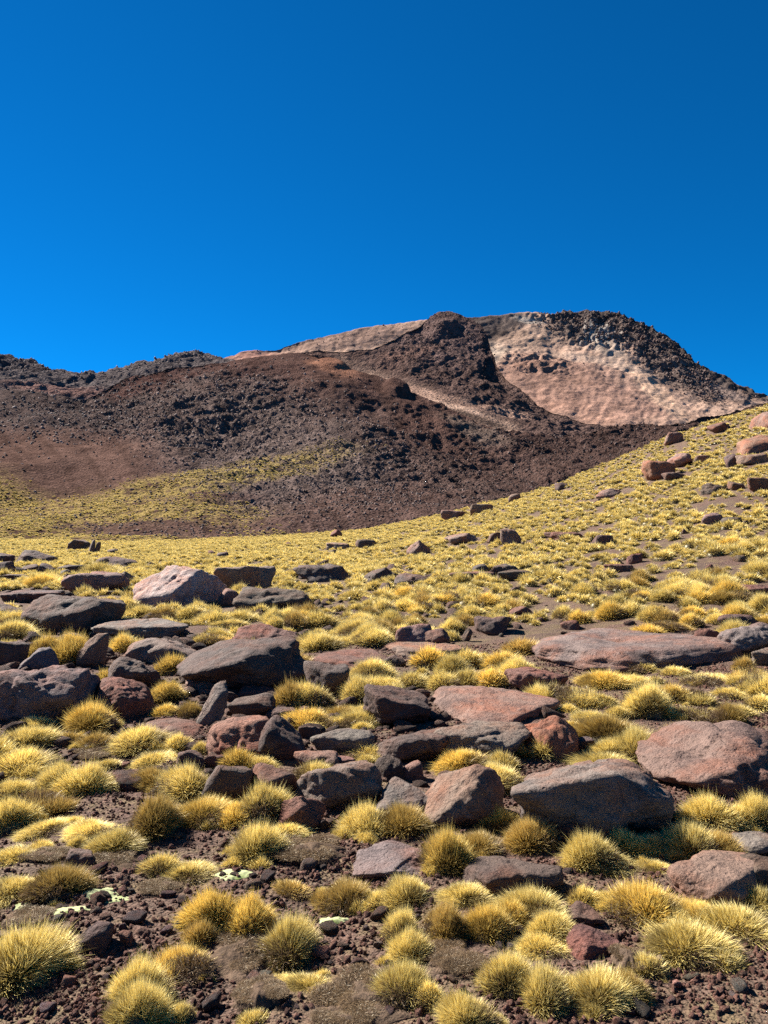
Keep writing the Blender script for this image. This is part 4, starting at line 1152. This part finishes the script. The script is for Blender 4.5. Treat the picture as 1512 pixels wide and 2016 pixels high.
for i, (u, v, w, h, hh, fib, lab) in enumerate([
    (470, 1885, 150, 90, 0.05, 0.3, 'smooth bare dead mat between the curved golden tussocks'),
    (590, 1682, 200, 55, 0.09, 1.0, 'dark matted dead grass behind the flat topped dark rock'),
    (515, 1972, 110, 60, 0.10, 1.0, 'dark dead tuft mound at the bottom between tussocks'),
    (700, 1965, 170, 90, 0.06, 0.8, 'grey brown dead mat at the bottom centre'),
    (895, 1895, 120, 70, 0.06, 0.9, 'grey dead mat inside the curved row of tussocks'),
    (700, 2000, 300, 50, 0.04, 0.5, 'wide dull mat along the bottom edge'),
    (310, 1752, 80, 28, 0.04, 0.9, 'small grey mat below a pair of pale tussocks'),
    (60, 1806, 110, 40, 0.05, 0.9, 'dark mat beside the pale green cushions'),
    (190, 1480, 90, 30, 0.05, 0.7, 'dead mat in shade behind the left tussocks'),
    (1240, 1895, 80, 44, 0.07, 0.9, 'dead crown of a tussock beside the round pale one'),
    (1115, 1375, 100, 34, 0.06, 0.9, 'dead centre of the wide ring tussock'),
    (240, 1700, 160, 40, 0.03, 0.4, 'bare trampled earth mat near the pale tussocks'),
    (90, 1690, 110, 30, 0.06, 1.0, 'dark matted grass behind the lone dark stone')]):
    me, g, W, Dp = low_mound(u, v, w * 0.85, h * 0.85, hh, M_MAT, 500 + i, 0.75)
    o = link('dead_grass_mat', me, lab.replace('left tussocks', 'big pale tussocks'), 'dead grass', group='mats of dead grass'); o.location = g
    nb_ = max(3, int(16 * fib))
    for j in range(nb_):
        t = bpy.data.objects.new('dead_thatch', random.choice(TH)); COL.objects.link(t); t.parent = o
        a = random.uniform(0, 6.28); q = random.uniform(0, .75) ** .5
        s = random.uniform(0.5, 0.8) * min(W, Dp) * 1.7
        px, py = W * q * math.cos(a), Dp * q * math.sin(a)
        t.location = (px, py, float(ground_h(np.array([g[0] + px]), np.array([g[1] + py]))[0]) - g[2] + hh * 0.35); t.scale = (s, s, s * 0.35); t.rotation_euler = (0, 0, a)
for i, (u, v, w, h, lab) in enumerate([
    (464, 1730, 78, 22, 'pale green cushion plant patch above the curved golden tussocks'),
    (205, 1764, 106, 22, 'largest whitish green cushion plant, with a mossy green middle'),
    (50, 1784, 52, 13, 'small creamy cushion plant beside a tussock at the frame edge'),
    (132, 1797, 100, 20, 'creamy broken cushion plant in front of the largest one'),
    (655, 1813, 62, 13, 'thin pale cushion plant alone in red gravel')]):
    me, g, W, Dp = low_mound(u, v, w, h, 0.025, M_CUSH, 600 + i, 0.7)
    o = link('cushion_plant', me, lab, 'cushion plant', group='pale cushion plants'); o.location = g

# ------------------------------------------------------------------ scree and lava blocks on the far slopes
BLK = []
for i in range(6):
    V, T = rock_shape(1500 + i, 2, 18, 6, None, 0.15); BLK.append(V)
def blocks(mat):
    r = []
    for V in BLK:
        r.append(mesh_from('block', V * np.array([1, .85, .75]), None, mat, False, ico(2)[1]))
    return r
BL_A, BL_L, BL_T = blocks(M_BLOCK), blocks(M_LAVA), blocks(M_TAN)
def slope_blocks(name, geo, n, wfun, s0, s1, srcs, label, power=3.6):
    A, U, Vv = GEO[geo]
    m = wfun(U, Vv)
    m = m * ((U > -150) & (U < 1660))
    pr = m / m.sum()
    i = RNG.choice(len(A), n, p=pr)
    D = np.linalg.norm(A[i], axis=1)
    s = (s0 + (s1 - s0) * RNG.random(n) ** power) * D / F / 2
    P_ = A[i] + RNG.normal(size=(n, 3)) * (D / F * 1.2)[:, None] * np.array([1, 1, 0.2])
    gn_scatter(name, P_, RNG.uniform(0, 6.28, (n, 3)), np.stack([s, s * .9, s * .8], -1), RNG.integers(0, 6, n), srcs, label, 'rubble')
slope_blocks('scree_rubble', 'lava_slope', 15000, lambda u, v: 0.03 + blob(u, v, 560, 880, 310, 110, 15) + 0.7 * blob(u, v, 110, 815, 240, 45) + 0.6 * blob(u, v, 330, 1036, 230, 18, 3) + 0.5 * blob(u, v, 480, 1000, 420, 60), 1.3, 7.5, BL_A, 'grey scree blocks strewn down the lava slope')
slope_blocks('lava_rubble', 'lava_slope', 20000, lambda u, v: 0.05 + blob(u, v, 1150, 890, 450, 95, -10) + blob(u, v, 330, 790, 250, 70) + 0.5 * blob(u, v, 780, 960, 330, 90), 1.2, 6, BL_L, 'dark lava blocks piled along the flow front')
slope_blocks('ridge_rubble', 'dark_ridge', 5000, lambda u, v: 0.1 * (1 - band(u, v, [(680, 722), (760, 745), (840, 771), (930, 805), (1010, 838)], 22)) + blob(u, v, 870, 650, 110, 45) + 0.5 * blob(u, v, 900, 730, 200, 50, 25), 1.0, 4.0, BL_L, 'dark blocks on the ridge below the knob')
slope_blocks('far_ridge_rubble', 'far_ridge', 4000, lambda u, v: 0.2 + blob(u, v, 30, 718, 120, 20) + blob(u, v, 370, 696, 60, 14), 1.3, 6, BL_A, 'grey blocks on the ridge closing the valley')
slope_blocks('crag_rubble', 'summit', 4000, lambda u, v: blob(u, v, 1150, 640, 90, 26, 10) + blob(u, v, 1300, 698, 130, 30, 37), 1.5, 7, BL_L, 'dark broken blocks on the summit crag and its shoulder')
slope_blocks('summit_rubble', 'summit', 3000, lambda u, v: 0.03 + 0.3 * blob(u, v, 1170, 650, 110, 40, 12) + blob(u, v, 1300, 705, 130, 34, 36) + 0.5 * blob(u, v, 1060, 720, 90, 25) + 0.4 * blob(u, v, 1400, 755, 110, 20, 25) + 0.2 * blob(u, v, 690, 665, 140, 20), 1.2, 4.5, BL_T, 'broken rocks around the summit cliff')
# small tussocks on the lower lava slope
A, U, Vv = GEO['lava_slope']
yl = np.maximum.reduce([blob(U, Vv, 0, 1010, 420, 62), blob(U, Vv, 330, 952, 330, 26, -11), blob(U, Vv, 520, 905, 100, 12, -8), 0.9 * blob(U, Vv, 230, 1056, 420, 20)])
yl *= (1 - blob(U, Vv, 130, 925, 95, 32, -5)) * (1 - 0.9 * blob(U, Vv, 330, 1036, 210, 16, 3)) * (Vv > 860) * (U > -500) * (0.15 + sst(-0.2, 0.3, fbm(A / 14.0, 3, 400)))
i = RNG.choice(len(A), 8000, p=yl / yl.sum())
n = len(i); w = RNG.uniform(0.35, 0.75, n)
gn_scatter('slope_grass', A[i] + RNG.normal(size=(n, 3)) * np.array([.6, .6, .02]), np.stack([np.zeros(n), np.zeros(n), RNG.uniform(0, 6.28, n)], -1), np.stack([w, w, w * 0.9], -1), RNG.integers(0, 4, n), VF, 'sparse yellow tussock grass at the foot of the lava slope', 'grass')
